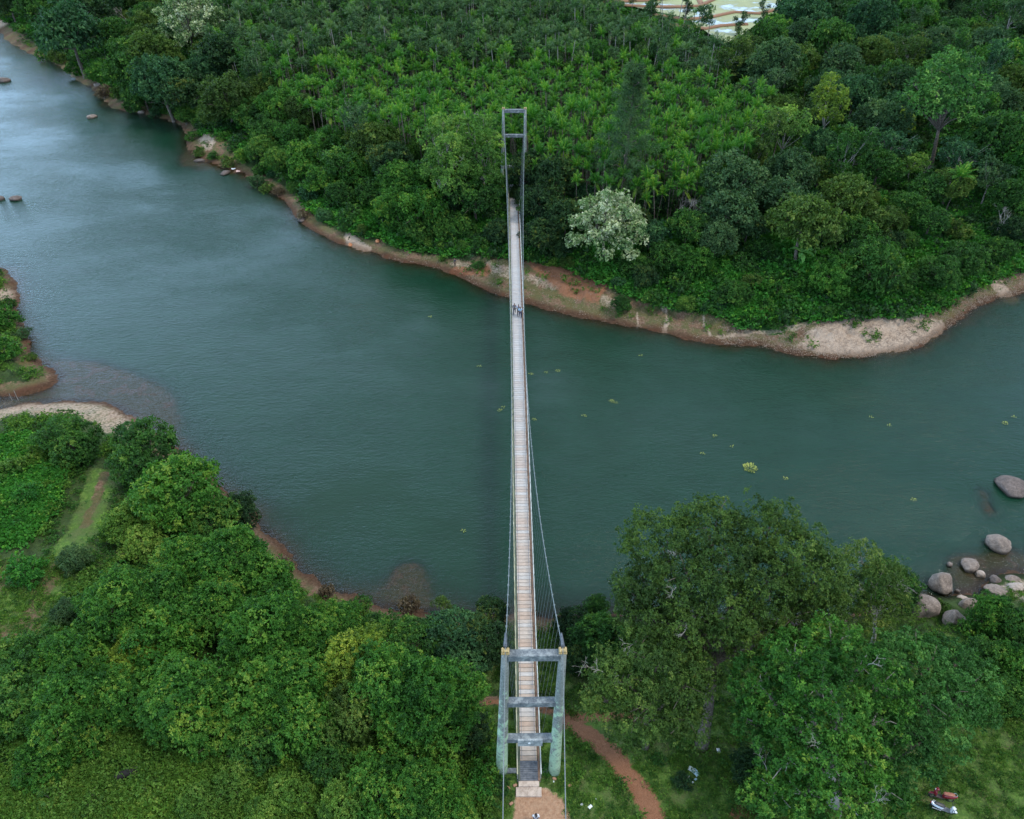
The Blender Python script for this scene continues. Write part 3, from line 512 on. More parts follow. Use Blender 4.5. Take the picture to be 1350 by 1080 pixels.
H_NEAR = [
 (92,583,40,'mound','mid'),(190,600,50,'mound','mid',1.05),(232,655,62,'bushy','bright',1.05),(280,690,42,'bushy','mid'),(314,674,32,'mound','dark',1.1),(160,694,32,'bushy','weed'),(190,718,30,'bushy','weed'),(35,650,20,'shrub','cover'),(15,615,20,'shrub','weed'),(48,598,16,'shrub','weed'),(35,752,26,'shrub','cover'),(98,738,22,'bushy','grey'),(86,806,22,'bushy','grey'),
 (150,800,52,'star','bright'),(205,790,48,'star','bright'),(250,745,46,'star','bright'),(305,745,52,'star','bright',1.1),(345,775,48,'star','bright'),(280,810,50,'star','bright'),(345,835,58,'star','bright',1.1),(405,845,44,'star','bright'),(445,820,36,'star','bright'),(210,850,54,'bushy','bright',1.2),(175,870,40,'star','yellow'),(100,870,46,'star','bright'),(35,870,46,'bushy','mid'),
 (30,930,52,'bushy','mid',1.1),(95,930,56,'star','bright'),(168,915,46,'star','bright'),(120,962,38,'bushy','bright'),(60,1000,40,'bushy','bright'),(240,925,60,'star','bright'),(285,958,44,'bushy','bright'),(335,920,56,'bushy','bright'),(385,900,50,'star','bright'),(400,955,52,'bushy','bright'),(340,980,40,'bushy','mid'),
 (470,880,52,'star','yellow'),(520,905,60,'star','bright',1.1),(575,925,62,'star','bright',1.1),(545,965,48,'bushy','bright'),(470,940,50,'bushy','olive'),(618,965,34,'bushy','dark'),(430,1000,36,'bushy','mid'),
 (500,838,34,'bushy','mid'),(545,842,38,'dome','mid',.8),(595,835,42,'dome','teal',.8),(640,845,34,'dome','dark',.9),(648,808,24,'dome','dark'),(588,800,18,'airy','olive',.7),(620,872,30,'bushy','teal'),(475,795,16,'shrub','mid'),(375,745,14,'shrub','dry'),(430,778,12,'shrub','dry'),(540,795,16,'shrub','dry'),
 (500,1040,48,'bushy','bright'),(560,1045,46,'star','bright'),(590,1075,40,'star','bright'),(452,1060,40,'bushy','weed'),(640,1005,26,'shrub','bright'),(632,1040,22,'shrub','cover'),(380,1050,34,'bushy','weed'),(310,1030,30,'bushy','weed'),(260,1060,30,'bushy','weed'),(200,1040,24,'shrub','weed'),(130,1060,22,'shrub','weed'),(70,1050,26,'shrub','weed'),(350,1075,30,'bushy','weed'),
 (760,828,32,'dome','dark',.9),(790,842,36,'dome','mid',.9),(765,868,26,'bushy','dark'),(785,800,20,'bushy','mid'),(820,870,30,'bushy','mid'),(812,838,24,'dome','olive'),
 (1312,812,36,'bushy','bright'),(1345,830,34,'bushy','mid'),(1300,870,36,'bushy','mid'),(1340,880,36,'bushy','bright'),(1330,920,30,'bushy','mid'),(1280,830,16,'shrub','bright'),(1235,845,16,'shrub','mid'),(1238,800,12,'shrub','olive'),(1300,925,28,'bushy','mid'),
 (1175,770,38,'bushy','mid',1.0),(8,420,20,'shrub','bright'),(2,460,22,'shrub','bright'),(30,440,12,'shrub','grey'),(12,400,10,'shrub','mid'),(42,470,8,'shrub','olive'),(720,1015,10,'shrub','bright',.5),(660,1035,16,'shrub','mid',.6),
 (995,1010,34,'bushy','dark'),(1010,1050,36,'bushy','mid'),(900,1030,14,'shrub','dark'),(870,1000,10,'shrub','mid')]
for t_ in H_NEAR: hero(*t_)

# ---- the big trees right of the near tower: lobes placed one by one
def custom_tree(name, label, base_px, lobes_px, leaf, colr, thick, seed, bark, twigs=14, fork=.45):
    base = onland(*base_px); r = random.Random(seed); L_ = []
    for (px, py, rp_, z) in lobes_px:
        g = G(px, py, z); Rw = rp_ / proj(*g)[2]; L_.append((g[0] - base[0], g[1] - base[1], z - base[2], Rw, Rw * r.uniform(.9, 1.1), Rw * .8))
    V, F_, T = crown(L_, seed=seed, **leaf)
    root = bpy.data.objects.new(name, None); C.objects.link(root); root.location = base; tag(root, label, 'tree')
    link('crown', mesh_np('crown', V, F_, LM[colr], T), root)
    c0 = Vector(np.mean([q[:3] for q in L_], 0)); f_ = Vector((c0.x * fork, c0.y * fork, c0.z * .5)); b_ = MB()
    b_.tube([(0, 0, -.4), (f_.x * .2, f_.y * .2, f_.z * .3), (f_.x * .7, f_.y * .7, f_.z * .75), f_], [thick * 1.5, thick, thick * .85, thick * .7], 9); b_.obj('trunk', bark, root, True)
    for q in L_:
        e = Vector(q[:3]); mm = f_.lerp(e, .5) + Vector((r.uniform(-.5, .5), r.uniform(-.5, .5), .3)); lb = MB(); lb.tube([f_, mm, e, e + Vector((r.uniform(-1, 1), r.uniform(-1, 1), .5)) * q[3] * .45], [thick * .5, thick * .34, thick * .2, thick * .04], 6)
        for _ in range(3):
            e2 = e + Vector((r.uniform(-1, 1), r.uniform(-1, 1), r.uniform(0, .6))) * q[3] * .75; lb.tube([mm.lerp(e, .7), e.lerp(e2, .5) + Vector((0, 0, .2)), e2], [thick * .16, thick * .1, .02], 4)
        lb.obj('branch', bark, root)
    # pale dead twigs showing on the outside of the crown
    if twigs:
        b_ = MB()
        def tw(p, d_, ln, rad, lv):
            e = p + d_ * ln; m_ = p.lerp(e, .5) + Vector((r.uniform(-1, 1), r.uniform(-1, 1), r.uniform(-1, 1))) * ln * .12; b_.tube([p, m_, e], [rad, rad * .8, rad * .5], 4, False)
            if lv:
                for _ in range(3): tw(m_.lerp(e, r.uniform(.2, 1)), (d_ + Vector((r.uniform(-1, 1), r.uniform(-1, 1), r.uniform(-.5, .6))) * .9).normalized(), ln * r.uniform(.45, .75), rad * .6, lv - 1)
        for _ in range(twigs):
            q = r.choice(L_); d_ = Vector((r.uniform(-1, 1), r.uniform(-1, .4), r.uniform(.1, 1))).normalized(); tw(Vector(q[:3]) + Vector((d_.x * q[3], d_.y * q[4], d_.z * q[5])) * .72, d_, r.uniform(.7, 1.1), .03, 3)
        b_.obj('dead_twigs', PALEBARK, root)
    veg.append([None, *lobes_px[0][:2], 'custom', colr, label, base[0], base[1], 8]); return root
custom_tree('spreading_tree', 'huge spreading olive green tree leaning over the river right of the near tower', (925,985),
  [(874,720,56,10),(855,775,50,9),(935,700,50,11.5),(905,760,52,10.5),(960,745,52,11.5),(1015,695,46,12),(1052,738,54,11),(1085,765,44,9.5),(1010,770,52,10.5),(960,800,50,9.5),(905,820,48,8.5),(860,830,46,7.5),(1045,815,42,8),(985,840,36,7.5),(835,790,26,7.5),(1085,805,34,7)],
  dict(k=6, Lf=.20, Wf=.085, cover=1.6, droop=.3, rough=.26, flush=.14, shell=(.45, 1.0), clump=.42), 'olive', .42, 31, BARK, 6, .55)
custom_tree('drooping_tree', 'drooping grey green tree with bare twigs beside the near tower', (850,985),
  [(865,880,44,7.5),(905,905,44,7),(820,895,40,6.5),(858,930,44,6),(795,925,32,5),(905,950,36,5),(835,955,36,4.5),(800,880,26,5.5),(925,880,28,6.5)],
  dict(k=6, Lf=.19, Wf=.075, cover=1.2, droop=.45, rough=.26, flush=.1, shell=(.45, 1.0), clump=.42), 'olive', .28, 32, BARK, 4)
custom_tree('small_riverside_tree', 'pale green see-through tree at the water beside the huge spreading tree', (1150,850),
  [(1135,740,32,7),(1155,770,36,6.5),(1120,785,30,6),(1185,795,28,5.5),(1150,815,32,5),(1175,760,26,6)],
  dict(k=6, Lf=.18, Wf=.075, cover=.95, droop=.2, rough=.28, flush=.2, shell=(.35, 1.0), clump=.38), 'olive', .16, 33, PALEBARK, 4)
custom_tree('bright_clumped_tree', 'large bright green tree with clumped foliage nearest the parked scooters', (1100,1060),
  [(1000,900,38,8),(1045,868,40,9.5),(1080,905,44,10.5),(1095,850,38,9.5),(1130,880,42,10),(1020,930,36,8),(1160,905,38,9),(1110,945,44,10),(1065,960,42,9),(1160,950,36,8),(1040,1000,42,7),(1090,1005,44,8.5),(1135,1005,40,8),(1060,1050,40,6.5),(1110,1065,44,7.5),(990,950,28,6.5),(1160,1040,36,5.5),(1020,1045,34,5.5)],
  dict(k=7, Lf=.22, Wf=.10, cover=1.6, droop=.15, rough=.22, flush=.2, spread=(.5, 1.5), up=.6, clump=.42), 'bright', .4, 34, PALEBARK, 5)
custom_tree('bluish_green_tree', 'bluish green tree between the bright clumped tree and the grassy slope', (1225,985),
  [(1190,870,36,7),(1225,880,38,6.5),(1250,915,38,6),(1210,920,42,7),(1195,965,40,6),(1240,955,38,5.5),(1270,930,28,4.8),(1170,1010,34,4.5),(1285,898,32,4.5),(1215,990,30,3.6),(1205,850,26,6.5),(1262,868,28,5),(1292,940,26,4),(1150,985,30,5)],
  dict(k=7, Lf=.22, Wf=.10, cover=1.5, droop=.2, rough=.2, flush=.15, up=.5, clump=.42), 'fresh', .3, 35, BARK, 2)

ACA = dict(k=7, Lf=.36, Wf=.14, cover=1.35, droop=.15, rough=.25, flush=.25, up=.6, clump=.62)
custom_tree('acacia_tree', 'tall pale green feathery tree farther left of the far bridge tower', (578,302), [(583,163,17,13),(572,182,20,11.5),(592,192,20,11.5),(605,165,14,12.5),(580,208,22,9.5),(598,218,20,9),(568,222,16,8),(588,238,20,7)], ACA, 'lime', .22, 41, PALEBARK, 2)
custom_tree('acacia_tree', 'tall pale green feathery tree just left of the far bridge tower', (642,282), [(640,160,13,13),(625,178,18,12),(646,186,17,11),(612,195,16,10.5),(634,204,20,9.5),(655,212,14,8.5),(618,222,16,8),(645,230,16,7),(616,163,11,12.5)], ACA, 'lime', .22, 42, PALEBARK, 2)
BG = dict(k=6, Lf=.5, Wf=.24, cover=1.35, droop=.1, rough=.24, flush=.2, up=.6, clump=.7)
custom_tree('tall_forked_tree', 'big bright bluish green tree with dark forked trunk, tallest of the right forest', (1226,222), [(1250,82,22,17),(1275,88,18,16.5),(1228,96,18,16),(1292,108,14,15),(1260,108,22,15.5),(1236,120,20,14),(1208,116,14,14),(1282,130,18,13),(1250,140,20,12),(1222,144,16,11.5),(1198,130,12,13),(1272,152,14,11)], BG, 'fresh', .35, 43, BARK, 0)
custom_tree('yellow_green_tree', 'yellow green tree on a pale stem at the right plantation corner', (1078,205), [(1096,104,10,13),(1086,116,12,12.5),(1106,122,12,12),(1092,132,13,11),(1110,138,10,10.5),(1082,146,12,10),(1100,152,12,9.5),(1076,128,9,11)], ACA, 'yellow', .15, 44, PALEBARK, 0)
custom_tree('light_green_tree', 'light green tree with two pale stems in front of the yellow green tree', (1022,232), [(1022,152,12,11.5),(1040,148,12,12),(1058,155,12,11.5),(1030,166,14,10.5),(1052,172,13,10),(1015,170,10,10),(1066,170,9,10)], ACA, 'lime', .15, 45, PALEBARK, 0)
# ---- palms: the 300 that show largest as things, the rest as one mass
PLANT = W2([(352,92),(430,66),(600,74),(760,74),(850,62),(920,108),(1018,135),(1030,190),(985,225),(930,262),(800,262),(690,225),(560,190),(470,170),(395,140)], 6.0)
OLD = W2([(250,-70),(1010,-70),(960,60),(920,108),(850,62),(760,74),(600,74),(430,66),(352,92),(275,55)], 9.0)
occ = np.array([(q[6], q[7], q[8]) for q in veg])
def scatter(poly, sp_, jit, r):
    x0, y0 = poly.min(0); x1, y1 = poly.max(0); gx = np.arange(x0, x1, sp_); gy = np.arange(y0, y1, sp_); A, B = np.meshgrid(gx, gy); A = A.ravel() + r.uniform(-jit, jit, A.size); B = B.ravel() + r.uniform(-jit, jit, B.size); k_ = inside(poly, A, B); return np.stack([A[k_], B[k_]], 1)
P1 = scatter(PLANT, 2.1, .55, rng); P2 = scatter(OLD, 2.7, .95, rng)
def clear(P, f=.55, ex=1.0):
    dd = np.hypot(P[:, None, 0] - occ[None, :, 0], P[:, None, 1] - occ[None, :, 1]); return P[(dd > occ[None, :, 2] * f + ex * 0).all(1)]
P1 = clear(P1); P2 = clear(P2); P2 = P2[~inside(pp, P2[:, 0], P2[:, 1])]
VIEW = np.array([(815,-60),(822,6),(880,20),(900,32),(938,46),(955,54),(985,38),(1002,22),(1050,6),(1062,-60)], float)
def opens(P, h_=8.5): qx, qy, _ = proj(P[:, 0], P[:, 1], np.full(len(P), h_)); return inside(VIEW, qx, qy)
P2 = P2[~(opens(P2) | opens(P2, 11) | opens(P2, 4)) | (rng.random(len(P2)) < .14)]
tx, ty = .2, 124.3
P1 = P1[(np.abs(P1[:, 0] - tx) > 2.6) | (P1[:, 1] > ty + 9) ]
P1 = P1[np.argsort(P1[:, 1])]
zz1 = height(P1[:, 0], P1[:, 1]); zz2 = height(P2[:, 0], P2[:, 1])
for i in range(min(300, len(P1))):
    cm_, tm_ = PALMS[rng.integers(4)]; root = bpy.data.objects.new('areca_palm', None); C.objects.link(root); root.location = (P1[i, 0], P1[i, 1], zz1[i]); s = rng.uniform(.66, 1.0)
    root.rotation_euler = (rng.normal(0, .05), rng.normal(0, .05), rng.uniform(0, 6.28)); root.scale = (s, s, s * rng.uniform(1.1, 1.5))
    link('crown', cm_, root); link('trunk', tm_, root)
    tag(root, 'slender green areca palm in the dense plantation behind the far bridge tower', 'palm', 'areca palms of the plantation')
def gn_scatter(name, pts, zz, protos, smin, smax, tilt=.06, zvar=.2):
    n_ = len(pts); me = bpy.data.meshes.new(name); me.vertices.add(n_); me.vertices.foreach_set('co', np.stack([pts[:, 0], pts[:, 1], zz], 1).astype(np.float32).ravel())
    r = np.random.default_rng(len(name) + n_); a_ = me.attributes.new('rot', 'FLOAT_VECTOR', 'POINT'); a_.data.foreach_set('vector', np.stack([r.normal(0, tilt, n_), r.normal(0, tilt, n_), r.uniform(0, 6.28, n_)], 1).astype(np.float32).ravel())
    s = r.uniform(smin, smax, n_); a_ = me.attributes.new('scl', 'FLOAT_VECTOR', 'POINT'); a_.data.foreach_set('vector', np.stack([s, s, s * r.uniform(1 - zvar, 1 + zvar, n_)], 1).astype(np.float32).ravel())
    a_ = me.attributes.new('idx', 'INT', 'POINT'); a_.data.foreach_set('value', r.integers(0, len(protos), n_).astype(np.int32))
    o = link(name, me); ng = bpy.data.node_groups.new(name, 'GeometryNodeTree'); ng.interface.new_socket('Geometry', in_out='INPUT', socket_type='NodeSocketGeometry'); ng.interface.new_socket('Geometry', in_out='OUTPUT', socket_type='NodeSocketGeometry')
    N_ = ng.nodes; gi = N_.new('NodeGroupInput'); go = N_.new('NodeGroupOutput'); ip = N_.new('GeometryNodeInstanceOnPoints'); jn = N_.new('GeometryNodeGeometryToInstance'); ip.inputs['Pick Instance'].default_value = True
    for pr in protos[::-1]:
        oi = N_.new('GeometryNodeObjectInfo'); oi.inputs['Object'].default_value = pr; ng.links.new(oi.outputs['Geometry'], jn.inputs[0])
    ng.links.new(gi.outputs[0], ip.inputs['Points']); ng.links.new(jn.outputs[0], ip.inputs['Instance'])
    for nm, ty_, so_ in (('rot', 'FLOAT_VECTOR', 'Rotation'), ('scl', 'FLOAT_VECTOR', 'Scale'), ('idx', 'INT', 'Instance Index')):
        na = N_.new('GeometryNodeInputNamedAttribute'); na.data_type = ty_; na.inputs[0].default_value = nm; src = na.outputs[0]
        if nm == 'rot': er = N_.new('FunctionNodeEulerToRotation'); ng.links.new(src, er.inputs[0]); src = er.outputs[0]
        ng.links.new(src, ip.inputs[so_])
    ng.links.new(ip.outputs[0], go.inputs[0]); md = o.modifiers.new('scatter', 'NODES'); md.node_group = ng; return o
def joined(pair, name):
    vs_, fs_, ts_, mi = [], [], [], []; off = 0
    for k_, me in enumerate(pair):
        nv = len(me.vertices); c_ = np.empty(nv * 3, np.float32); me.vertices.foreach_get('co', c_); vs_.append(c_.reshape(-1, 3))
        for p in me.polygons: fs_.append(tuple(off + i for i in p.vertices)); mi.append(k_)
        t = np.zeros(nv, np.float32)
        if 'tint' in me.attributes: me.attributes['tint'].data.foreach_get('value', t)
        ts_.append(t); off += nv
    me = bpy.data.meshes.new(name); me.from_pydata(np.vstack(vs_).tolist(), [], fs_); a_ = me.attributes.new('tint', 'FLOAT', 'POINT'); a_.data.foreach_set('value', np.concatenate(ts_))
    for p_ in pair: me.materials.append(p_.materials[0])
    me.polygons.foreach_set('material_index', np.array(mi, np.int32)); return bpy.data.objects.new(name, me)
JP = [joined(p, 'palm_form') for p in PALMS]; JO = [joined(p, 'old_palm_form') for p in OLDP]
rest = P1[300:]
o = gn_scatter('palm_plantation_beyond', rest, zz1[300:], JP, .64, 1.0, .07, .3); tag(o, 'dense mass of green areca palms farther back in the plantation', kind='stuff')
GR = []
for k_ in range(3):
    L_ = [(random.uniform(-.8, .8), random.uniform(-.8, .8), 6.2 + i * .75, .95, .95, .8) for i in range(5)]; V, F_, T = crown(L_, 6, .36, .15, 1.1, 90 + k_, droop=.2, rough=.25, clump=.4); GR.append(joined((mesh_np('grove_crown', V, F_, LM['grey' if k_ else 'mid'], T), MB().tube([(0, 0, -.4), (0, 0, 9)], [.14, .05], 5).mesh('grove_trunk', PALEBARK)), 'grove_form'))
o = gn_scatter('old_palm_grove', P2, zz2, JO + GR + JP[:1], .85, 1.2); tag(o, 'dark tall grove of older palms with bare trunks at the back', kind='stuff')

# ---- forest filling behind the hero trees
FOREST_R = W2([(1018,135),(1030,190),(985,225),(930,262),(930,330),(1350,310),(1700,300),(1700,-60),(1080,-60),(1060,10),(1000,60),(940,100)], 4.0)
FOREST_L = W2([(-500,-60),(250,-70),(275,55),(352,92),(395,140),(470,170),(560,190),(690,225),(800,262),(930,262),(930,330),(700,320),(480,290),(330,200),(200,130),(110,60),(0,0),(-300,-20)], 4.0)
occl = [tuple(q) for q in occ]; fill = []
def fill_region(poly, sp_, cols_, rr, seed, smin, smax, gap=.78):
    r = random.Random(seed); x0, y0 = poly.min(0); x1, y1 = poly.max(0); made = 0
    cand = np.array([(r.uniform(x0, x1), r.uniform(y0, y1)) for _ in range(9000)]); cand = cand[inside(poly, cand[:, 0], cand[:, 1])]; cand = cand[(~inside(RIVER, cand[:, 0], cand[:, 1])) & (~inside(pp, cand[:, 0], cand[:, 1]))]
    dr = dist_line(RIVER, cand[:, 0], cand[:, 1], True); hz_ = height(cand[:, 0], cand[:, 1]); ppx, ppy, pm = proj(cand[:, 0], cand[:, 1], hz_ + 4)
    for (x, y), d_, z_, qx, qy in zip(cand, dr, hz_, ppx, ppy):
        if qx < -90 or qx > 1440 or qy < -70: continue
        Rw = r.uniform(smin, smax)
        if d_ < 9 + Rw: continue
        if 645 < qx < 705 and qy > 150: continue
        if opens(np.array([[x, y]]), z_ + 6)[0] or opens(np.array([[x, y]]), z_ + 2)[0]: continue
        if abs(x - .5) < 5 + Rw and y < 140: continue
        if any((x - a_) ** 2 + (y - b_) ** 2 < (gap * (Rw + c_)) ** 2 for a_, b_, c_ in occl): continue
        occl.append((x, y, Rw)); put_tree(x, y, z_, Rw, r.choice(sp_), r.choice(cols_), r.uniform(.85, 1.2), None, r); made += 1
    return made
nr_ = fill_region(FOREST_R, ['farm', 'farm', 'dome', 'dome', 'airy', 'tier'], ['mid', 'grey', 'olive', 'mid', 'dark', 'teal', 'grey', 'bright'], None, 5, 3.4, 6.2, .72)
nl_ = fill_region(FOREST_L, ['farm', 'dome', 'bushy'], ['mid', 'dark', 'teal', 'olive', 'mid'], None, 6, 2.6, 5.0, .72)
nb_ = fill_region(FOREST_R, ['bushy', 'mound', 'shrub'], ['mid', 'bright', 'mid', 'olive'], None, 8, 1.4, 2.6, .8)
print('fill', nr_, nl_, nb_, 'palms', len(P1), len(P2), 'veg', len(veg))
# coconut palms and bananas among the trees
for k, (px, py, lab) in enumerate([(1268,222,'coconut palm with arching fronds among the trees left of the grey trunked tree'), (1316,28,'coconut palm rising out of the trees at the upper right corner'), (905,238,'leaning coconut palm at the edge of the palm plantation right of the casuarina'), (560,30,'coconut palm taller than the dark palm grove behind the tower'), (1085,28,'yellow fronded coconut palm beside the flooded paddies')]):
    cm_, tm_ = COCO[k % 2]; g = G(px, py, 8); root = bpy.data.objects.new('coconut_palm', None); C.objects.link(root); root.location = (g[0], g[1], h1(g[0], g[1])); s = .75; root.scale = (s, s, s); root.rotation_euler = (0, .05, k)
    link('crown', cm_, root); link('trunk', tm_, root); tag(root, lab, 'palm')
def banana(px, py, s, label, seed):
    g = onland(px, py); r = random.Random(seed); root = bpy.data.objects.new('banana_plant', None); C.objects.link(root); root.location = g; tag(root, label, 'banana plant', 'banana plants on the far bank')
    MB().tube([(0, 0, -.3), (0, 0, 1.0 * s), (.05, 0, 2.0 * s)], [.16 * s, .13 * s, .08 * s], 7).obj('stem', LM['banana'], root)
    for i in range(8):
        az = i * 2.4 + r.uniform(-.3, .3); el = r.uniform(.5, 1.2); ln = r.uniform(1.5, 2.1) * s; wd = .30 * s; c, q = math.cos(az), math.sin(az); V = []; p = Vector((0, 0, 1.9 * s))
        for j in range(6):
            u = j / 5; e = el - 1.5 * u; p = p + Vector((c * math.cos(e), q * math.cos(e), math.sin(e))) * ln / 6; wj = wd * math.sin(math.pi * (.12 + .83 * u)); sd_ = Vector((-q, c, 0)); V += [p - sd_ * wj + Vector((0, 0, .06)), p, p + sd_ * wj + Vector((0, 0, .06))]
        fs = [(j * 3 + a_, j * 3 + a_ + 1, j * 3 + a_ + 4, j * 3 + a_ + 3) for j in range(5) for a_ in (0, 1)]
        me = mesh_np('leaf', [tuple(v_) for v_ in V], fs, LM['banana'], [r.uniform(.3, .9)] * len(V)); link('leaf', me, root)
banana(1052, 352, 1.15, 'large banana plant on the green slope above the gravel bar', 1)
banana(1028, 312, .9, 'small banana plant under the dark trees behind the large one', 2)
banana(365, 112, 1.3, 'pale banana plant beside the mown path at the plantation corner', 3)
banana(385, 120, 1.3, 'banana plant with broad drooping leaves nearest the plantation corner palms', 4)
banana(455, 145, 1.2, 'lone banana plant among bright young palms above the left bank', 5)
for k, (px, py, lab, bi, s) in enumerate([(905,315,'bare grey branched tree at the palm plantation edge',0,1.1),(888,300,'smaller bare grey tree beside the plantation edge',1,.9),(505,195,'leafless grey tree left of the pale acacias',1,1.1),(1308,318,'grey leaning trunk with bare crown above the right bank',0,.95),(170,40,'bare branches sticking out of the upper left trees',1,1.1),(940,75,'bare pale tree in front of the flooded paddies',0,1.0),(1205,250,'bare slender trunk under the layered tree',1,.8)]):
    g = onland(px, py); o = link('bare_tree', BARE[bi], None, g, (0, 0, k * 1.3), (s, s, s)); tag(o, lab, 'tree')

# ------------------------------------------------------------ low plants nobody could count
def clump(seed, n_, h_, sprd, k, Lf, Wf, m, up=1.2, droop=.1):
    r = np.random.default_rng(seed); p = np.stack([r.normal(0, sprd, n_), r.normal(0, sprd, n_), r.uniform(.05, h_, n_)], 1); nr = unit(np.stack([r.normal(0, .6, n_), r.normal(0, .6, n_), np.full(n_, up)], 1))
    V, T = leaves(p, nr, .45 + .18 * r.normal(size=n_), k, Lf, Wf, r, (.3, 1.4), droop); return bpy.data.objects.new('clump', mesh_np('clump', V, np.arange(len(V)).reshape(-1, 4), m, np.clip(T, 0, 1)))
WEED = [clump(s, 26, .75, .28, 6, .20, .10, LM['weed']) for s in (1, 2)] + [clump(3, 30, .5, .35, 6, .17, .10, LM['mid'])]
COVER = [clump(s, 34, .4, .4, 6, .22, .15, LM['cover']) for s in (5, 6)]
GRASS = [clump(s, 10, .05, .16, 6, .17, .035, LM['weed'], 2.0, 0) for s in (7, 8)] + [clump(9, 10, .05, .16, 6, .15, .035, LM['mid'], 2.0, 0)]
UNDER = [clump(s, 40, .9, .7, 6, .42, .22, LM[c_]) for s, c_ in ((11, 'mid'), (12, 'cover'), (13, 'dark'))]
def region_pts(n_, x0, x1, y0, y1, fn, seed):
    r = np.random.default_rng(seed); x = r.uniform(x0, x1, n_); y = r.uniform(y0, y1, n_); z = height(x, y); px, py, pm = proj(x, y, z); d_ = dist_line(RIVER, x, y, True); ok = (~inside(RIVER, x, y)) & fn(x, y, z, px, py, d_, r); return np.stack([x, y], 1)[ok], z[ok]
pathpoly = W2([(678,1030),(715,1030),(745,1050),(762,1140),(662,1140)], 0); redl = W2([(750,945),(800,985),(822,1012),(845,1042),(868,1085),(880,1120)], 0); redl2 = W2([(600,903),(660,915),(700,918),(760,948),(800,940),(850,935)], 0); lp = W2([(130,600),(122,640),(108,680),(85,730),(60,765),(40,800),(30,850),(10,900)], 0)
def notpath(x, y): return (~inside(pathpoly, x, y)) & (dist_line(redl, x, y) > .7) & (dist_line(redl2, x, y) > .6) & ~((np.abs(x - 1.25) < 1.0) & (y < 27) & (y > 23))
p, z = region_pts(26000, -45, 2, 18, 36, lambda x, y, z, px, py, d_, r: (py > 940) & (px < 640) & (d_ > 2) & notpath(x, y) & (vnoise(x, y, .55) + .5 * r.random(len(x)) > -.1), 1)
o = gn_scatter('weed_growth', p, z, WEED, .7, 1.3); tag(o, 'pale leafy weeds growing below the left thicket', kind='stuff')
p, z = region_pts(9000, -60, -15, 40, 75, lambda x, y, z, px, py, d_, r: inside(W2([(-60,610),(50,605),(98,640),(95,700),(50,760),(-60,740)]), x, y), 2)
o = gn_scatter('leafy_ground_cover', p, z, COVER, .8, 1.4); tag(o, 'vivid green creeping ground cover by the left path', kind='stuff')
p, z = region_pts(34000, -50, 50, 14, 46, lambda x, y, z, px, py, d_, r: notpath(x, y) & (d_ > 1.5) & (vnoise(x, y, .8, 3) > -.5), 3)
o = gn_scatter('short_grass', p, z, GRASS, .6, 1.3); tag(o, 'short tufted grass on the near bank', kind='stuff')
p, z = region_pts(7000, -75, -18, 36, 72, lambda x, y, z, px, py, d_, r: (px < 420) & (d_ > 6) & (dist_line(lp, x, y) > 1.6) & ~((px < 50) & (py > 700) & (py < 870)), 33)
o = gn_scatter('path_side_grass', p, z, GRASS + WEED[2:], .6, 1.2); tag(o, 'tufted grass beside the left footpath', kind='stuff')
p, z = region_pts(1500, 3, 50, 18, 44, lambda x, y, z, px, py, d_, r: notpath(x, y) & (d_ > 1.5) & (vnoise(x, y, .5, 7) > .35), 4)
o = gn_scatter('weed_tufts', p, z, WEED, .35, .8); tag(o, 'scattered leafy weeds on the near lawn', kind='stuff')
def far_under(x, y, z, px, py, d_, r):
    b_ = inside(BEACH, x, y); return (py < 520) & (~b_) & (~inside(pp, x, y)) & (d_ > 3) & (y > 90)
p, z = region_pts(30000, -190, 190, 90, 300, far_under, 5)
o = gn_scatter('forest_undergrowth', p, z, UNDER, .7, 1.5); tag(o, 'dense undergrowth below the far bank trees', kind='stuff')
p, z = region_pts(30000, -60, 110, 90, 128, lambda x, y, z, px, py, d_, r: (~inside(BEACH, x, y)) & (d_ > 3) & (d_ < 26) & (py < 520), 6)
o = gn_scatter('bank_ground_cover', p, z, COVER + GRASS[:1], 1.0, 1.9); tag(o, 'vivid green creeping plants on the far bank slope', kind='stuff')
p, z = region_pts(52000, -150, 110, 80, 250, lambda x, y, z, px, py, d_, r: inside(BEACH, x, y) & (d_ > 1.2) & (vnoise(x, y, .45, 2) > -.05 + .35 * r.random(len(x))), 7)
o = gn_scatter('bank_tufts', p, z, GRASS + WEED, .5, 1.3); tag(o, 'thin tufts on the bare far shore', kind='stuff')
p, z = region_pts(9000, -90, -20, 38, 110, lambda x, y, z, px, py, d_, r: (px < 420) & (d_ > np.where(py > 525, 4.5, 1.0)) & (vnoise(x, y, .4, 5) > -.1) & (dist_line(lp, x, y) > 2.6) & (py > 350) & ~((px < 60) & (py > 700) & (py < 870)), 8)
o = gn_scatter('bank_weeds', p, z, WEED, .6, 1.3); tag(o, 'weeds along the left bank', kind='stuff')
# gravel on the bar
PEB = []
for s in range(3):
    r = np.random.default_rng(s); b_ = MB()
    for _ in range(9):
        c_ = r.normal(0, .35, 3); c_[2] = .03; q = r.uniform(.02, .06); b_.loft([(-q * 1.1, 0, 0, q * .3, q * .2), (-q * .5, 0, 0, q * .8, q * .5), (q * .5, 0, 0, q * .75, q * .5), (q * 1.1, 0, 0, q * .3, q * .2)], 6)
        for i in range(len(b_.v) - 24, len(b_.v)): b_.v[i] = (b_.v[i][0] + c_[0], b_.v[i][1] + c_[1], b_.v[i][2] + c_[2])
    PEB.append(bpy.data.objects.new('pebbles', b_.mesh('pebbles', simple('pebble', (.20,.14,.10), (.42,.34,.27), 3, .85, coord='Generated'))))
p, z = region_pts(60000, -60, 95, 80, 112, lambda x, y, z, px, py, d_, r: inside(BEACH, x, y) & ((px > 950) | (r.random(len(x)) < .15)), 9)
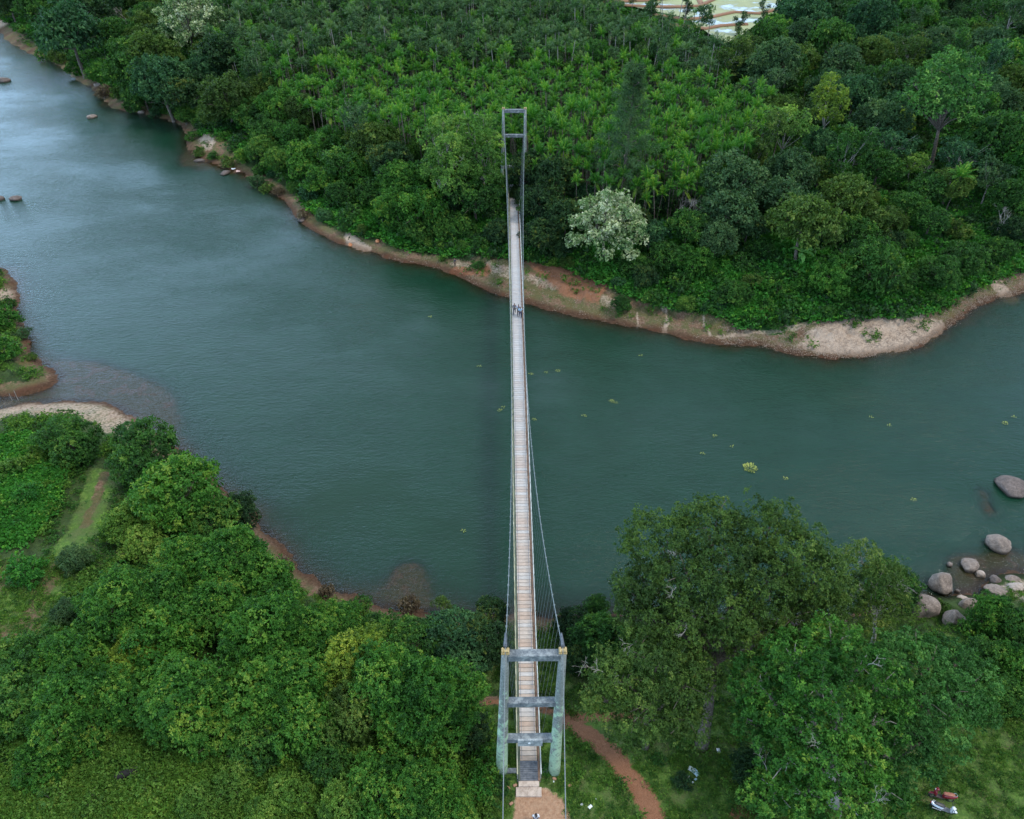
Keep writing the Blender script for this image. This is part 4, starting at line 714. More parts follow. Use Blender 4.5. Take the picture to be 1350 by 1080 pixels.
o = gn_scatter('gravel', p[:7000], z[:7000], PEB, .5, 1.2, .2); tag(o, 'loose pebbles on the far shore gravel bar', kind='stuff')

# ------------------------------------------------------------ rocks
def rock_mat(name, c1, c2):
    m, n, l, b = mat(name); t = noise(n, l, 2.5, 8, 'Object', .65); t2 = noise(n, l, 12, 4, 'Object', .6)
    c_ = ramp(n, l, t.outputs[0], [(.3, c1), (.6, c2), (.8, tuple(x * 1.2 for x in c2))]).outputs[0]; c_ = mixc(n, l, .75, c_, mixc(n, l, 1.0, c_, ramp(n, l, t2.outputs[0], [(.4, (.6,.6,.6)), (.6, (1.15,1.15,1.15))]).outputs[0], 'MULTIPLY'))
    g_ = n.new('ShaderNodeNewGeometry'); sz_ = n.new('ShaderNodeSeparateXYZ'); l(g_.outputs['Position'], sz_.inputs[0]); wz_ = math_(n, l, 'ADD', sz_.outputs[2], 4.3, True); c_ = mixc(n, l, ramp(n, l, wz_, [(.0, (1,1,1)), (.22, (0,0,0))]).outputs[0], c_, mixc(n, l, 1.0, c_, (.36,.34,.31), 'MULTIPLY')); l(c_, b.inputs['Base Color']); b.inputs['Roughness'].default_value = .85; bp = n.new('ShaderNodeBump'); bp.inputs['Strength'].default_value = .9; bp.inputs['Distance'].default_value = .12; l(t.outputs[0], bp.inputs['Height']); l(bp.outputs[0], b.inputs['Normal']); return m
RK1 = rock_mat('granite', (.12,.092,.078), (.27,.215,.18)); RK2 = rock_mat('dark_rock', (.07,.055,.05), (.16,.125,.11)); RK3 = rock_mat('pale_rock', (.28,.22,.19), (.46,.38,.32))
def rock(px, py, rx, ry, hz, m, label, seed, z0=WZ, name='boulder', rotz=0):
    import bmesh
    bm = bmesh.new(); bmesh.ops.create_icosphere(bm, subdivisions=4, radius=1); r = np.random.default_rng(seed); ph = r.uniform(0, 6, 6)
    cuts = [unit(r.normal(size=(1, 3)))[0] for _ in range(9)]
    for v in bm.verts:
        q = np.array(v.co)
        for c_ in cuts:
            d_ = q @ c_ - .78
            if d_ > 0: q = q - c_ * d_ * .93
        q *= 1 + .07 * math.sin(q[0] * 3 + ph[0]) * math.sin(q[1] * 3 + ph[1]) + .05 * math.sin(q[2] * 5 + ph[2]) + .02 * math.sin(q[0] * 11 + q[1] * 9 + ph[3]); v.co = Vector(q)
    me = bpy.data.meshes.new(name); bm.to_mesh(me); bm.free(); me.polygons.foreach_set('use_smooth', np.ones(len(me.polygons), bool)); me.materials.append(m)
    g = G(px, py, z0 + hz * .3); s = proj(*g)[2]; o = link(name, me, None, (g[0], g[1], z0 + hz * .25), (0, 0, rotz), (.92 * rx / s, .92 * ry / s, hz)); return tag(o, label, 'rock')
rock(1334,641,24,22,.9,RK2,'flat brown boulder in the water at the right edge',1,rotz=-.3)
o = rock(1316,717,18,17,1.1,RK1,'rounded grey boulder standing alone in the river above the rocky spit',2,rotz=-.4)
rock(1278,746,13,12,.7,RK1,'small oval boulder at the tip of the rocky spit',3)
rock(1252,745,4,4,.4,RK1,'fist sized looking stone left of the oval boulder',4)
rock(1292,757,8,7,.35,RK3,'pale flat stone just below the oval boulder',5)
rock(1242,770,17,17,1.3,RK1,'tall pinkish boulder at the water nearest the riverside tree',6,rotz=-.6)
rock(1217,803,22,20,1.6,RK1,'largest grey boulder half hidden by the riverside tree',7,-4.2)
rock(1258,817,15,14,1.0,RK1,'grey boulder on the grass below the waterside boulders',8,-3.4)
rock(1277,797,13,9,.7,RK1,'low slab between the grass boulder and the sandy spit',9,-3.9)
rock(1268,789,8,5,.3,RK3,'narrow pale slab beside the waterside pebbles',10,-4.4)
rock(1262,780,4,3,.3,RK1,'small brown stone against the tall pinkish boulder',11,-4.5)
rock(1318,781,20,12,.5,RK1,'long ribbed slab of the sandy spit',12,-4.3,rotz=-.5)
rock(1340,775,14,10,.6,RK3,'pale lump of rock at the right end of the spit',13,-4.1)
rock(1312,765,8,8,.5,RK2,'dark jagged rock at the water line of the spit',14,-4.4)
rock(1335,765,12,8,.5,RK1,'brown rock rising behind the pale spit lump',19,-4.4)
rock(5,106,9,7,.9,RK2,'weedy dark rock in the bright water upper left',15)
rock(21,262,9,6,.6,RK2,'dark low rock off the left bank',16)
rock(1,262,5,5,.5,RK2,'dark rock cut by the left edge',17)
rock(121,154,7,6,.6,RK1,'grey rock in the ripples below the upper left trees',18)
rock(297,228,7,9,.35,RK2,'flat mossy rock off the left bend',20)
rock(264,212,10,6,.3,RK2,'flat mossy rock shelf beside the red shallows',21)
rock(133,112,12,7,.7,RK1,'pinkish rock slab under the upper left trees',22,-4.3)
rock(118,103,7,4,.5,RK1,'small pinkish slab left of the larger slab',23,-4.3)
rock(186,148,6,4,.4,RK3,'pale rock on the shaded left shore',24,-4.4)
rock(398,290,6,6,.5,RK2,'dark rock at the water edge left of the sand mound',25,-4.4)
rock(0,25,14,10,1.0,RK1,'pink rock outcrop at the far upper left corner',26,-3.8)
rock(395,283,4,4,.3,RK1,'small rock on the left shore path',27,-4.0)

# ------------------------------------------------------------ footbridge
def conc(name, c1, c2, lichen, amt, sc=1.6, top=.5):
    m, n, l, b = mat(name); t = noise(n, l, sc, 8, 'Pos', .7); t2 = noise(n, l, sc * 4, 6, 'Pos', .7, sc3=(1, 1, .5)); t3 = noise(n, l, sc * .5, 5, 'Pos', .6)
    c_ = ramp(n, l, t2.outputs[0], [(.3, c1), (.65, c2)]).outputs[0]; f = ramp(n, l, t.outputs[0], [(top - .06, (0,0,0)), (top + .06, (1,1,1))]).outputs[0]
    c_ = mixc(n, l, math_(n, l, 'MULTIPLY', f, amt), c_, lichen); c_ = mixc(n, l, .5, c_, mixc(n, l, 1.0, c_, ramp(n, l, t3.outputs[0], [(.35, (.55,.57,.58)), (.6, (1.1,1.1,1.1))]).outputs[0], 'MULTIPLY'))
    l(c_, b.inputs['Base Color']); b.inputs['Roughness'].default_value = .9; return m
def pillar_mat():
    m, n, l, b = mat('lichened_pillar'); g_ = n.new('ShaderNodeNewGeometry'); sx_ = n.new('ShaderNodeSeparateXYZ'); l(g_.outputs['Position'], sx_.inputs[0]); t = noise(n, l, 1.3, 8, 'Pos', .72); t2 = noise(n, l, 6, 6, 'Pos', .7)
    base = ramp(n, l, t2.outputs[0], [(.3, (.10,.115,.11)), (.65, (.24,.265,.25))]).outputs[0]; gr = ramp(n, l, t2.outputs[0], [(.3, (.25,.40,.27)), (.7, (.42,.56,.40))]).outputs[0]
    hgt = math_(n, l, 'MULTIPLY', sx_.outputs[2], -.018); f = math_(n, l, 'ADD', t.outputs[0], hgt); f = ramp(n, l, f, [(.36, (0,0,0)), (.42, (1,1,1))]).outputs[0]; t4 = noise(n, l, 2.4, 7, 'Pos', .75, sc3=(1, 1, .6)); f = math_(n, l, 'MULTIPLY', f, ramp(n, l, t4.outputs[0], [(.36, (.25,.25,.25)), (.46, (1,1,1))]).outputs[0])
    l(mixc(n, l, f, base, gr), b.inputs['Base Color']); b.inputs['Roughness'].default_value = .9; bp = n.new('ShaderNodeBump'); bp.inputs['Strength'].default_value = .4; bp.inputs['Distance'].default_value = .05; l(t2.outputs[0], bp.inputs['Height']); l(bp.outputs[0], b.inputs['Normal']); return m
PILLAR = pillar_mat(); BEAM = conc('weathered_beam', (.065,.078,.088), (.17,.19,.205), (.33,.355,.35), .55, 2.2, .55)
STEEL = simple('galvanised_cable', (.12,.145,.15), (.22,.245,.25), 20, .5, .3); YELR = simple('lichened_rail', (.30,.29,.15), (.48,.47,.34), 1.2, .7, coord='Object'); PALER = simple('pale_rail', (.33,.35,.34), (.52,.54,.52), 1.5, .7)
RUST = simple('rusty_channel', (.10,.055,.035), (.20,.12,.08), 1.5, .8); DGREEN = simple('dark_channel', (.05,.065,.05), (.13,.15,.10), 1.5, .8); BARM = simple('blue_grey_bar', (.14,.16,.19), (.24,.26,.30), 3, .6, .2)
YEL = simple('yellow_saddle', (.30,.22,.09), (.46,.35,.17), 5, .6); DARK = simple('dark_clamp', (.05,.06,.07), (.12,.13,.15), 8, .6); PLATE = simple('dark_plate', (.07,.08,.10), (.16,.17,.19), 4, .7, .2)
m, n, l, b = mat('plank'); oi = n.new('ShaderNodeObjectInfo'); t = noise(n, l, 3.0, 6, 'Pos', .65, sc3=(1, 2.5, 1)); g_ = n.new('ShaderNodeNewGeometry'); sx_ = n.new('ShaderNodeSeparateXYZ'); l(g_.outputs['Position'], sx_.inputs[0])
c_ = ramp(n, l, oi.outputs['Random'], [(.0, (.44,.325,.255)), (.3, (.46,.36,.29)), (.55, (.48,.41,.355)), (.8, (.47,.435,.405)), (1.0, (.52,.49,.465))]).outputs[0]
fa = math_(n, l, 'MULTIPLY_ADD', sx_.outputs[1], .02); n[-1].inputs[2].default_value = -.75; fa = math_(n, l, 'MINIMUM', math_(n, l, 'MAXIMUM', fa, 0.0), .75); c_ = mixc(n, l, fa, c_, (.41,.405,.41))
c_ = mixc(n, l, .8, c_, mixc(n, l, 1.0, c_, ramp(n, l, t.outputs[0], [(.3, (.72,.72,.72)), (.65, (1.12,1.1,1.08))]).outputs[0], 'MULTIPLY')); l(c_, b.inputs['Base Color']); b.inputs['Roughness'].default_value = .85; PLANK = m

B0, B1 = np.array([1.24, 26.3]), np.array([.24, 124.5]); LEN = np.hypot(*(B1 - B0)); DU = (B1 - B0) / LEN; DN = np.array([DU[1], -DU[0]]); YAW = math.atan2(-DU[0], DU[1])
def dz(s): t_ = s / LEN; return .45 + 1.0 * t_ + 1.1 * 4 * t_ * (1 - t_)
def BP(s, off, up=0.0): q = B0 + DU * s + DN * off; return Vector((q[0], q[1], dz(s) + up))
bridge = bpy.data.objects.new('suspension_footbridge', None); C.objects.link(bridge); bridge.location = (0, 0, 0); tag(bridge, 'long narrow suspension footbridge of slabs and steel cables crossing the river between concrete towers', 'bridge')
NPL, PL = 264, .372
rP = random.Random(4); pmesh = []
for _ in range(4):
    b_ = MB(); e = .012; b_.add([(-.625, -.172, -.03), (.625, -.172, -.03), (.625, .172, -.03), (-.625, .172, -.03), (-.625 + e, -.172 + e, .03), (.625 - e, -.172 + e, .03), (.625 - e, .172 - e, .03), (-.625 + e, .172 - e, .03), (-.625, -.172, .018), (.625, -.172, .018), (.625, .172, .018), (-.625, .172, .018)],
        [(3,2,1,0),(0,1,9,8),(1,2,10,9),(2,3,11,10),(3,0,8,11),(8,9,5,4),(9,10,6,5),(10,11,7,6),(11,8,4,7),(4,5,6,7)]); pmesh.append(b_.mesh('deck_plank', PLANK))
for i in range(NPL):
    s = .19 + i * PL
    if s > LEN: break
    o = link('deck_plank', rP.choice(pmesh), bridge, BP(s, rP.uniform(-.012, .012), rP.uniform(-.004, .006)), (math.atan((dz(s + .2) - dz(s - .2)) / .4), rP.uniform(-.006, .006), YAW + rP.uniform(-.006, .006)))
S = np.linspace(-1.4, LEN, 70)
def along(off, up, wid, hgt, name, m, s0=None):
    b_ = MB(); ss = S if s0 is None else np.linspace(s0[0], s0[1], 60); vs_ = []
    for s in ss:
        for a_, c_ in ((-wid / 2, -hgt / 2), (wid / 2, -hgt / 2), (wid / 2, hgt / 2), (-wid / 2, hgt / 2)): vs_.append(BP(s, off + a_, up + c_))
    k = len(ss); fs = [(i * 4 + j, i * 4 + (j + 1) % 4, i * 4 + 4 + (j + 1) % 4, i * 4 + 4 + j) for i in range(k - 1) for j in range(4)] + [(3, 2, 1, 0), tuple((k - 1) * 4 + j for j in range(4))]
    return b_.add(vs_, fs).obj(name, m, bridge)
along(-.50, .045, .028, .028, 'hold_down_bar', BARM, (.1, LEN)); along(.50, .045, .028, .028, 'hold_down_bar', BARM, (.1, LEN))
along(-.72, -.06, .13, .20, 'side_channel', DGREEN); along(.74, -.06, .16, .20, 'side_channel', RUST)
for sg, rm in ((-1, YELR), (1, PALER)):
    along(sg * .86, 1.02, .075, .05, 'handrail', rm)
    for hh in (.28, .52, .77): along(sg * .85, hh, .014, .014, 'rail_wire', STEEL)
pb = MB().box((0, 0, .45), (.045, .045, 1.15)).mesh('rail_post', PALER)
for sg in (-1, 1):
    for i in range(78): s = -1.2 + i * 1.27; link('rail_post', pb, bridge, BP(s, sg * .855, -.02), (0, 0, YAW))
cb_ = MB().box((0, 0, -.16), (1.85, .08, .10)).mesh('cross_beam', RUST)
for i in range(80): link('cross_beam', cb_, bridge, BP(.19 + i * 1.24, 0, -.02), (0, 0, YAW))
# ramp plate at the near end, ribbed
rp_ = MB()
for j in range(9): q = BP(-.08 - j * .155, 0, .01 - j * .006); rp_.box(q, (1.42, .145, .05), Matrix.Rotation(YAW, 3, 'Z'))
rp_.obj('ramp_plate', PLATE, bridge)
def tower(bc, zb, H, levels, name, sep_b=3.95, sep_t=3.50, rb=.46, rt=.235, sign=False, lean=.17):
    tw = bpy.data.objects.new(name, None); C.objects.link(tw); tw.parent = bridge; tw.location = (bc[0], bc[1], zb); tw.rotation_euler = (0, 0, YAW)
    for sg in (-1, 1):
        b_ = MB(); pts = [(sg * (sep_b + (sep_t - sep_b) * u) / 2 + lean * (u - .15), 0, -.8 + (H + .8) * u) for u in np.linspace(0, 1, 9)]; b_.tube(pts, [rb + (rt - rb) * u for u in np.linspace(0, 1, 9)], 20); b_.obj('pillar', PILLAR, tw, True)
        b_ = MB(); sx0 = sg * sep_t / 2 + lean * .85; b_.box((sx0, .02, H + .05), (.50, .42, .10)); b_.box((sx0 - .17, 0, H + .17), (.07, .34, .2)); b_.box((sx0 + .17, 0, H + .17), (.07, .34, .2)); b_.tube([(sx0 - .13, 0, H + .15), (sx0 + .13, 0, H + .15)], .11, 12); b_.obj('cable_saddle', YEL, tw)
    for lv, hh, ww in levels:
        u = lv / H; half = (sep_b + (sep_t - sep_b) * u) / 2 - (rb + (rt - rb) * u) * .75
        MB().box((lean * (u - .15), 0, lv), (2 * half, ww, hh)).obj('cross_beam', BEAM, tw)
    return tw
TN = tower((1.20, 25.75), 0, 15.9, [(15.55, .55, .50), (10.0, .5, .46), (5.1, .5, .46)], 'bridge_tower', sign=True)
for sx_ in (-1, 1): MB().box((sx_ * 1.22, -.02, .05), (.72, .35, .3)).obj('cross_beam', BEAM, TN)
MB().box((.06, -.33, 5.12), (1.72, .14, .80)).obj('name_panel', conc('panel_concrete', (.13,.15,.165), (.30,.33,.35), (.42,.45,.45), .5, 3), TN)
MB().tube([(0.0, -.40, 5.15), (0.0, -.43, 5.15)], .09, 14).obj('panel_emblem', simple('pale_emblem', (.6,.66,.72), (.75,.8,.85), 10, .6), TN)
TF = tower((.24, 124.3), .3, 14.9, [(14.6, .5, .45), (10.6, .45, .42), (5.3, .45, .42)], 'bridge_tower', rb=.31, rt=.21)
# main cables, hangers, backstays
top_n = {sg: Vector((1.20 + .145 + sg * 1.75, 25.75, 16.15)) for sg in (-1, 1)}; top_f = {sg: Vector((.24 + .145 + sg * 1.75, 124.3, 15.4)) for sg in (-1, 1)}
hm = MB().tube([(0, 0, 0), (0, 0, 1)], .0115, 5, False).mesh('hanger_rod', STEEL); cl_ = MB().box((0, 0, 0), (.10, .12, .12)).mesh('cable_clamp', STEEL)
for sg in (-1, 1):
    A, Bq = top_n[sg], top_f[sg]; pts = []
    def cab(t_):
        base = A.lerp(Bq, t_); side = .86 * sg; mid = BP(LEN / 2, side, 1.25); k = 4 * t_ * (1 - t_)
        z = base.z - k * ((A.z + Bq.z) / 2 - mid.z); q = B0 + DU * (t_ * LEN) + DN * side
        # the cable planes lean in to the handrail at mid-span
        xr = base.x * (1 - k) + q[0] * k; return Vector((xr, base.y, z))
    pts = [cab(i / 90) for i in range(91)]; MB().tube(pts, .032, 8).obj('main_cable', STEEL, bridge, True)
    for i in range(1, 80):
        t_ = i / 80; c0 = cab(t_); s = t_ * LEN - .3; f0 = BP(s, sg * .80, -.05); v = c0 - f0
        if v.length < .3: continue
        q = v.to_track_quat('Z', 'Y').to_euler(); link('hanger_rod', hm, bridge, f0, q, (1, 1, v.length)); link('cable_clamp', cl_, bridge, c0, q)
    MB().tube([A + Vector((0, .25, .02)), A + Vector((0, 1.5, -.55))], [.13, .06], 8).obj('cable_socket', DARK, bridge)
    # backstay: down to a concrete anchor on the near bank, out of frame
    e = Vector((1.20 + sg * 1.95, 4.0, .2)); MB().tube([A, A.lerp(e, .5) + Vector((0, 0, -.15)), e], .03, 8).obj('backstay_cable', STEEL, bridge, True)
    e2 = Vector((.1 + sg * 1.9, 146, 1.2)); MB().tube([Bq, Bq.lerp(e2, .5) + Vector((0, 0, -.15)), e2], .03, 8).obj('backstay_cable', STEEL, bridge, True)
    MB().box((e.x, e.y - .6, .25), (1.4, 1.8, 1.1)).obj('anchor_block', BEAM, bridge)
# abutments
MB().box((BP(-.6, 0).x, BP(-.6, 0).y, -.28), (1.7, 1.5, .66)).obj('abutment', BEAM, bridge)
MB().box((BP(LEN, 0).x, BP(LEN, 0).y + 1.2, .5), (2.2, 2.6, 1.7)).obj('abutment', BEAM, bridge)
STEP = conc('step_concrete', (.34,.25,.20), (.52,.42,.36), (.56,.47,.40), .6, 3)
st = bpy.data.objects.new('approach_steps', None); C.objects.link(st); st.location = (1.24, 24.5, 0); tag(st, 'two worn pinkish concrete steps at the near end of the footbridge', 'steps')
MB().box((0, .30, .14), (1.50, .56, .30)).obj('step', STEP, st); MB().box((-.02, -.30, .02), (1.86, .66, .26)).obj('step', STEP, st)

# ------------------------------------------------------------ people
def skinned(name, pts, edges, rad, m, parent, sub=2):
    me = bpy.data.meshes.new(name); me.from_pydata(pts, edges, []); o = link(name, me, parent); sk = o.modifiers.new('skin', 'SKIN'); sk.use_smooth_shade = True
    for i, v in enumerate(me.skin_vertices[0].data): v.radius = rad[i] if hasattr(rad[i], '__len__') else (rad[i], rad[i]); v.use_root = (i == 0)
    ss = o.modifiers.new('subdivision', 'SUBSURF'); ss.levels = ss.render_levels = sub; me.materials.append(m); return o
SKIN = simple('skin', (.17,.09,.06), (.22,.12,.08), 4, .6); HAIR = simple('hair', (.01,.01,.012), (.02,.018,.018), 20, .5)
def person(loc, rotz, label, shirt, trouser, h=1.65, walk=.25, shirtname='shirt', longhair=False):
    s = h / 1.7; root = bpy.data.objects.new('person', None); C.objects.link(root); root.location = loc; root.rotation_euler = (0, 0, rotz); root.scale = (s, s, s); tag(root, label, 'person')
    w_ = walk; f = lambda x, y, z: (x, y, z)
    P_ = [f(0,0,.95), f(0,0,1.15), f(0,0,1.38), f(0,0,1.50), f(0,.02,1.62)]; E_ = [(0,1),(1,2),(2,3),(3,4)]; Rr = [(.14,.10),(.12,.09),(.15,.10),.055,(.085,.105)]
    for sg in (-1, 1):
        i = len(P_); fw = sg * w_
        P_ += [f(sg*.10,0,.90), f(sg*.11,fw*.5,.50), f(sg*.11,fw,.09), f(sg*.11,fw+.14,.04)]; E_ += [(0,i),(i,i+1),(i+1,i+2),(i+2,i+3)]; Rr += [.085,.058,.042,.038]
        i = len(P_); P_ += [f(sg*.19,0,1.40), f(sg*.25,-fw*.3,1.12), f(sg*.25,-fw*.3+.12,.90), f(sg*.245,-fw*.3+.17,.82)]; E_ += [(2,i),(i,i+1),(i+1,i+2),(i+2,i+3)]; Rr += [.058,.045,.034,.04]
    skinned('body', P_, E_, Rr, SKIN, root)
    P_ = [f(0,0,.98), f(0,0,1.15), f(0,0,1.38), f(0,0,1.46)]; E_ = [(0,1),(1,2),(2,3)]; Rr = [(.165,.125),(.15,.115),(.175,.125),.08]
    for sg in (-1, 1): i = len(P_); fw = sg * w_; P_ += [f(sg*.19,0,1.40), f(sg*.245,-fw*.28,1.16)]; E_ += [(2,i),(i,i+1)]; Rr += [.078,.068]
    skinned(shirtname, P_, E_, Rr, shirt, root)
    P_ = [f(0,0,.95)]; E_ = []; Rr = [(.155,.12)]
    for sg in (-1, 1): i = len(P_); fw = sg * w_; P_ += [f(sg*.10,0,.86), f(sg*.11,fw*.5,.50), f(sg*.11,fw*.95,.14)]; E_ += [(0,i),(i,i+1),(i+1,i+2)]; Rr += [.105,.078,.062]
    skinned('trousers', P_, E_, Rr, trouser, root)
    hp = [f(0,-.01,1.66), f(0,-.03,1.70)] + ([f(0,-.10,1.5), f(0,-.12,1.3)] if longhair else [f(0,-.05,1.60)]); skinned('hair', hp, [(i, i + 1) for i in range(len(hp) - 1)], [(.095,.105),.08] + [.07] * (len(hp) - 2), HAIR, root)
    for sg in (-1, 1): skinned('shoe', [f(sg*.11,sg*w_-.04,.035), f(sg*.11,sg*w_+.14,.03)], [(0,1)], [.05,.045], DARK, root, 1)
    return root
def cloth(nm, c_): return simple(nm, tuple(x * .8 for x in c_), c_, 8, .85)
def s_at(py):
    best = min(np.linspace(0, LEN, 2000), key=lambda s: abs(proj(*BP(s, 0, .03))[1] - py)); return best
s_ = s_at(414); p_ = BP(s_, -.33, .032); person(p_, YAW, 'person in grey clothes walking alone along the left side of the deck', cloth('grey_shirt', (.16,.17,.21)), cloth('dark_trousers', (.06,.06,.07)), 1.62)
s_ = s_at(416); p_ = BP(s_, .20, .032); person(p_, YAW, 'person in a pale shirt wearing a dark backpack on the deck', cloth('lilac_shirt', (.50,.50,.62)), cloth('black_trousers', (.025,.025,.04)), 1.68)
bpk = MB().loft([(-.15, -.19, 1.22, .05, .18), (-.08, -.20, 1.22, .09, .22), (.08, -.20, 1.22, .09, .22), (.15, -.19, 1.22, .05, .18)], 10); o = bpk.obj('backpack', DARK, None, True, p_, (0, 0, YAW)); tag(o, 'black backpack worn by the pale shirted walker on the deck', 'backpack')
s_ = s_at(419); p_ = BP(s_, .42, .032); person(p_, YAW + .1, 'person in a light blue shirt and navy trousers walking beside the right handrail', cloth('blue_shirt', (.34,.50,.66)), cloth('navy_trousers', (.02,.03,.08)), 1.66, -.25)
g = onland(706, 1085); person(g, YAW + .1, 'dark haired person in a white top on the bare earth before the bridge steps', cloth('white_top', (.72,.74,.80)), cloth('grey_trousers', (.15,.16,.20)), 1.58, longhair=True)
g = onland(600, 352); person(g, 2.4, 'person in dark clothes standing on the far shore left of the footbridge', cloth('black_shirt', (.04,.045,.05)), cloth('brown_trousers', (.10,.07,.045)), 1.6, .08)

# ------------------------------------------------------------ buffalo
g = onland(168, 1026); bf = bpy.data.objects.new('buffalo', None); C.objects.link(bf); bf.location = g; bf.scale = (.74, .74, .74); bf.rotation_euler = (0, 0, .35); tag(bf, 'black buffalo grazing in the weeds below the left thicket', 'buffalo')
HIDE = simple('black_hide', (.008,.008,.009), (.016,.015,.016), 6, .95)
P_ = [(0,0,.95),(.55,0,1.0),(.80,0,.98),(-.5,0,.95),(-.80,0,.92),(1.08,0,.95),(1.32,0,.72),(1.48,0,.50)]; E_ = [(0,1),(1,2),(0,3),(3,4),(2,5),(5,6),(6,7)]; Rr = [(.36,.38),(.32,.34),(.22,.27),(.34,.34),(.26,.24),(.16,.2),(.15,.16),(.09,.10)]
for sx in (.62, -.68):
    for sg in (-1, 1):
        i = len(P_); bk = -.06 if sx < 0 else 0; P_ += [(sx, sg*.2, .66), (sx + bk, sg*.2, .36), (sx, sg*.2, .05)]; E_ += [(1 if sx > 0 else 3, i), (i, i+1), (i+1, i+2)]; Rr += [.13,.07,.065]
i = len(P_); P_ += [(-.95,0,.85), (-1.0,0,.35)]; E_ += [(4,i),(i,i+1)]; Rr += [.03,.025]
for sg in (-1, 1): i = len(P_); P_ += [(1.22, sg*.26, .86)]; E_ += [(6,i)]; Rr += [.05]
skinned('body', P_, E_, Rr, HIDE, bf)
for sg in (-1, 1): MB().tube([(1.24, sg*.1, .86), (1.15, sg*.32, .95), (.98, sg*.42, 1.05), (.82, sg*.36, 1.12)], [.05,.045,.03,.008], 7).obj('horn', simple('horn', (.04,.035,.03), (.1,.09,.08), 6, .5), bf, True)

# ------------------------------------------------------------ scooters
BLACKP = simple('black_plastic', (.02,.02,.022), (.035,.035,.038), 10, .5); CHROME = simple('chrome', (.5,.5,.52), (.65,.65,.67), 10, .25, .9); GLASS = simple('lamp_lens', (.55,.58,.6), (.7,.72,.75), 10, .1)
def scooter(p_front, p_rear, label, body, seat, floorm):
    a_, b_ = onland(*p_front), onland(*p_rear); c_ = (a_ + b_) / 2; az = math.atan2(a_[1] - b_[1], a_[0] - b_[0]); root = bpy.data.objects.new('motor_scooter', None); C.objects.link(root); root.location = (c_[0], c_[1], h1(c_[0], c_[1])); root.rotation_euler = (R(9), 0, az); tag(root, label, 'scooter', 'scooters parked on the grass')
    for x in (.64, -.60):
        wb = MB(); n_ = 22; vs_ = []
        for i in range(n_):
            q = 2 * math.pi * i / n_
            for j in range(6): u = 2 * math.pi * j / 6; rr = .205 + .045 * math.cos(u); vs_.append((x + rr * math.cos(q), .05 * math.sin(u), .25 + rr * math.sin(q)))
        fs = [(i * 6 + j, ((i + 1) % n_) * 6 + j, ((i + 1) % n_) * 6 + (j + 1) % 6, i * 6 + (j + 1) % 6) for i in range(n_) for j in range(6)]
        wheel = wb.add(vs_, fs).obj('wheel', BLACKP, root, True); MB().tube([(x, -.05, .25), (x, .05, .25)], .13, 14).obj('rim', CHROME, wheel)
    MB().loft([(.90, 0, .44, .03, .03), (.80, 0, .50, .09, .05), (.62, 0, .54, .10, .06), (.46, 0, .48, .07, .05)], 10).obj('front_fender', body, root, True)
    MB().loft([(.62, 0, .72, .05, .15), (.56, 0, .72, .20, .24), (.49, 0, .66, .23, .30), (.44, 0, .60, .18, .28), (.42, 0, .55, .10, .2)], 14).obj('front_apron', body, root, True)
    MB().loft([(.60, 0, 1.00, .06, .05), (.52, 0, 1.03, .14, .08), (.42, 0, 1.04, .12, .07), (.36, 0, 1.02, .06, .04)], 12).obj('handlebar_cowl', body, root, True)
    MB().tube([(.36, -.36, 1.03), (.44, -.12, 1.04), (.44, .12, 1.04), (.36, .36, 1.03)], .022, 7).obj('handlebar', BLACKP, root)
    for sg in (-1, 1):
        mr = MB(); mr.tube([(.44, sg * .2, 1.05), (.46, sg * .26, 1.2)], .01, 5); mr.loft([(.44, sg * .28, 1.24, .02, .02), (.46, sg * .28, 1.24, .07, .05), (.48, sg * .28, 1.24, .02, .02)], 9).obj('mirror', BLACKP, root)
    MB().loft([(.60, 0, 1.01, .03, .03), (.63, 0, 1.0, .07, .055), (.64, 0, 1.0, .05, .04)], 10).obj('headlight', GLASS, root, True)
    MB().tube([(.64, 0, .3), (.5, 0, .8), (.45, 0, 1.0)], .03, 7).obj('fork', CHROME, root)
    MB().loft([(.44, 0, .33, .16, .05), (.1, 0, .30, .17, .05), (-.15, 0, .33, .17, .06)], 10, 4).obj('footboard', floorm, root)
    MB().loft([(-.02, 0, .45, .10, .12), (-.12, 0, .50, .16, .20), (-.40, 0, .58, .19, .19), (-.68, 0, .64, .17, .14), (-.88, 0, .70, .08, .07)], 14).obj('rear_body', body, root, True)
    MB().loft([(.0, 0, .74, .07, .03), (-.1, 0, .77, .13, .06), (-.35, 0, .79, .145, .06), (-.60, 0, .83, .13, .055), (-.72, 0, .85, .08, .03)], 14).obj('seat', seat, root, True)
    MB().tube([(-.66, -.13, .86), (-.82, -.12, .90), (-.88, 0, .91), (-.82, .12, .90), (-.66, .13, .86)], .016, 6).obj('grab_rail', CHROME, root)
    MB().loft([(-.85, 0, .68, .07, .05), (-.92, 0, .69, .07, .045), (-.94, 0, .69, .04, .03)], 10).obj('tail_light', simple('red_lens', (.35,.02,.02), (.45,.03,.03), 9, .2), root, True)
    MB().tube([(-.1, -.17, .25), (-.7, -.19, .3)], [.04, .055], 8).obj('exhaust', CHROME, root)
scooter((1223,1050), (1256,1058), 'dark red scooter with a brown seat parked beside the white one', simple('red_paint', (.16,.012,.02), (.22,.018,.028), 4, .25), simple('brown_seat', (.30,.11,.07), (.40,.16,.10), 6, .6), simple('red_floor', (.03,.02,.02), (.05,.03,.03), 6, .6))
scooter((1257,1073), (1225,1062), 'white and silver scooter with a black seat parked beside the red one', simple('white_paint', (.62,.66,.72), (.72,.76,.82), 4, .25), BLACKP, simple('grey_floor', (.12,.12,.13), (.18,.18,.19), 6, .6))

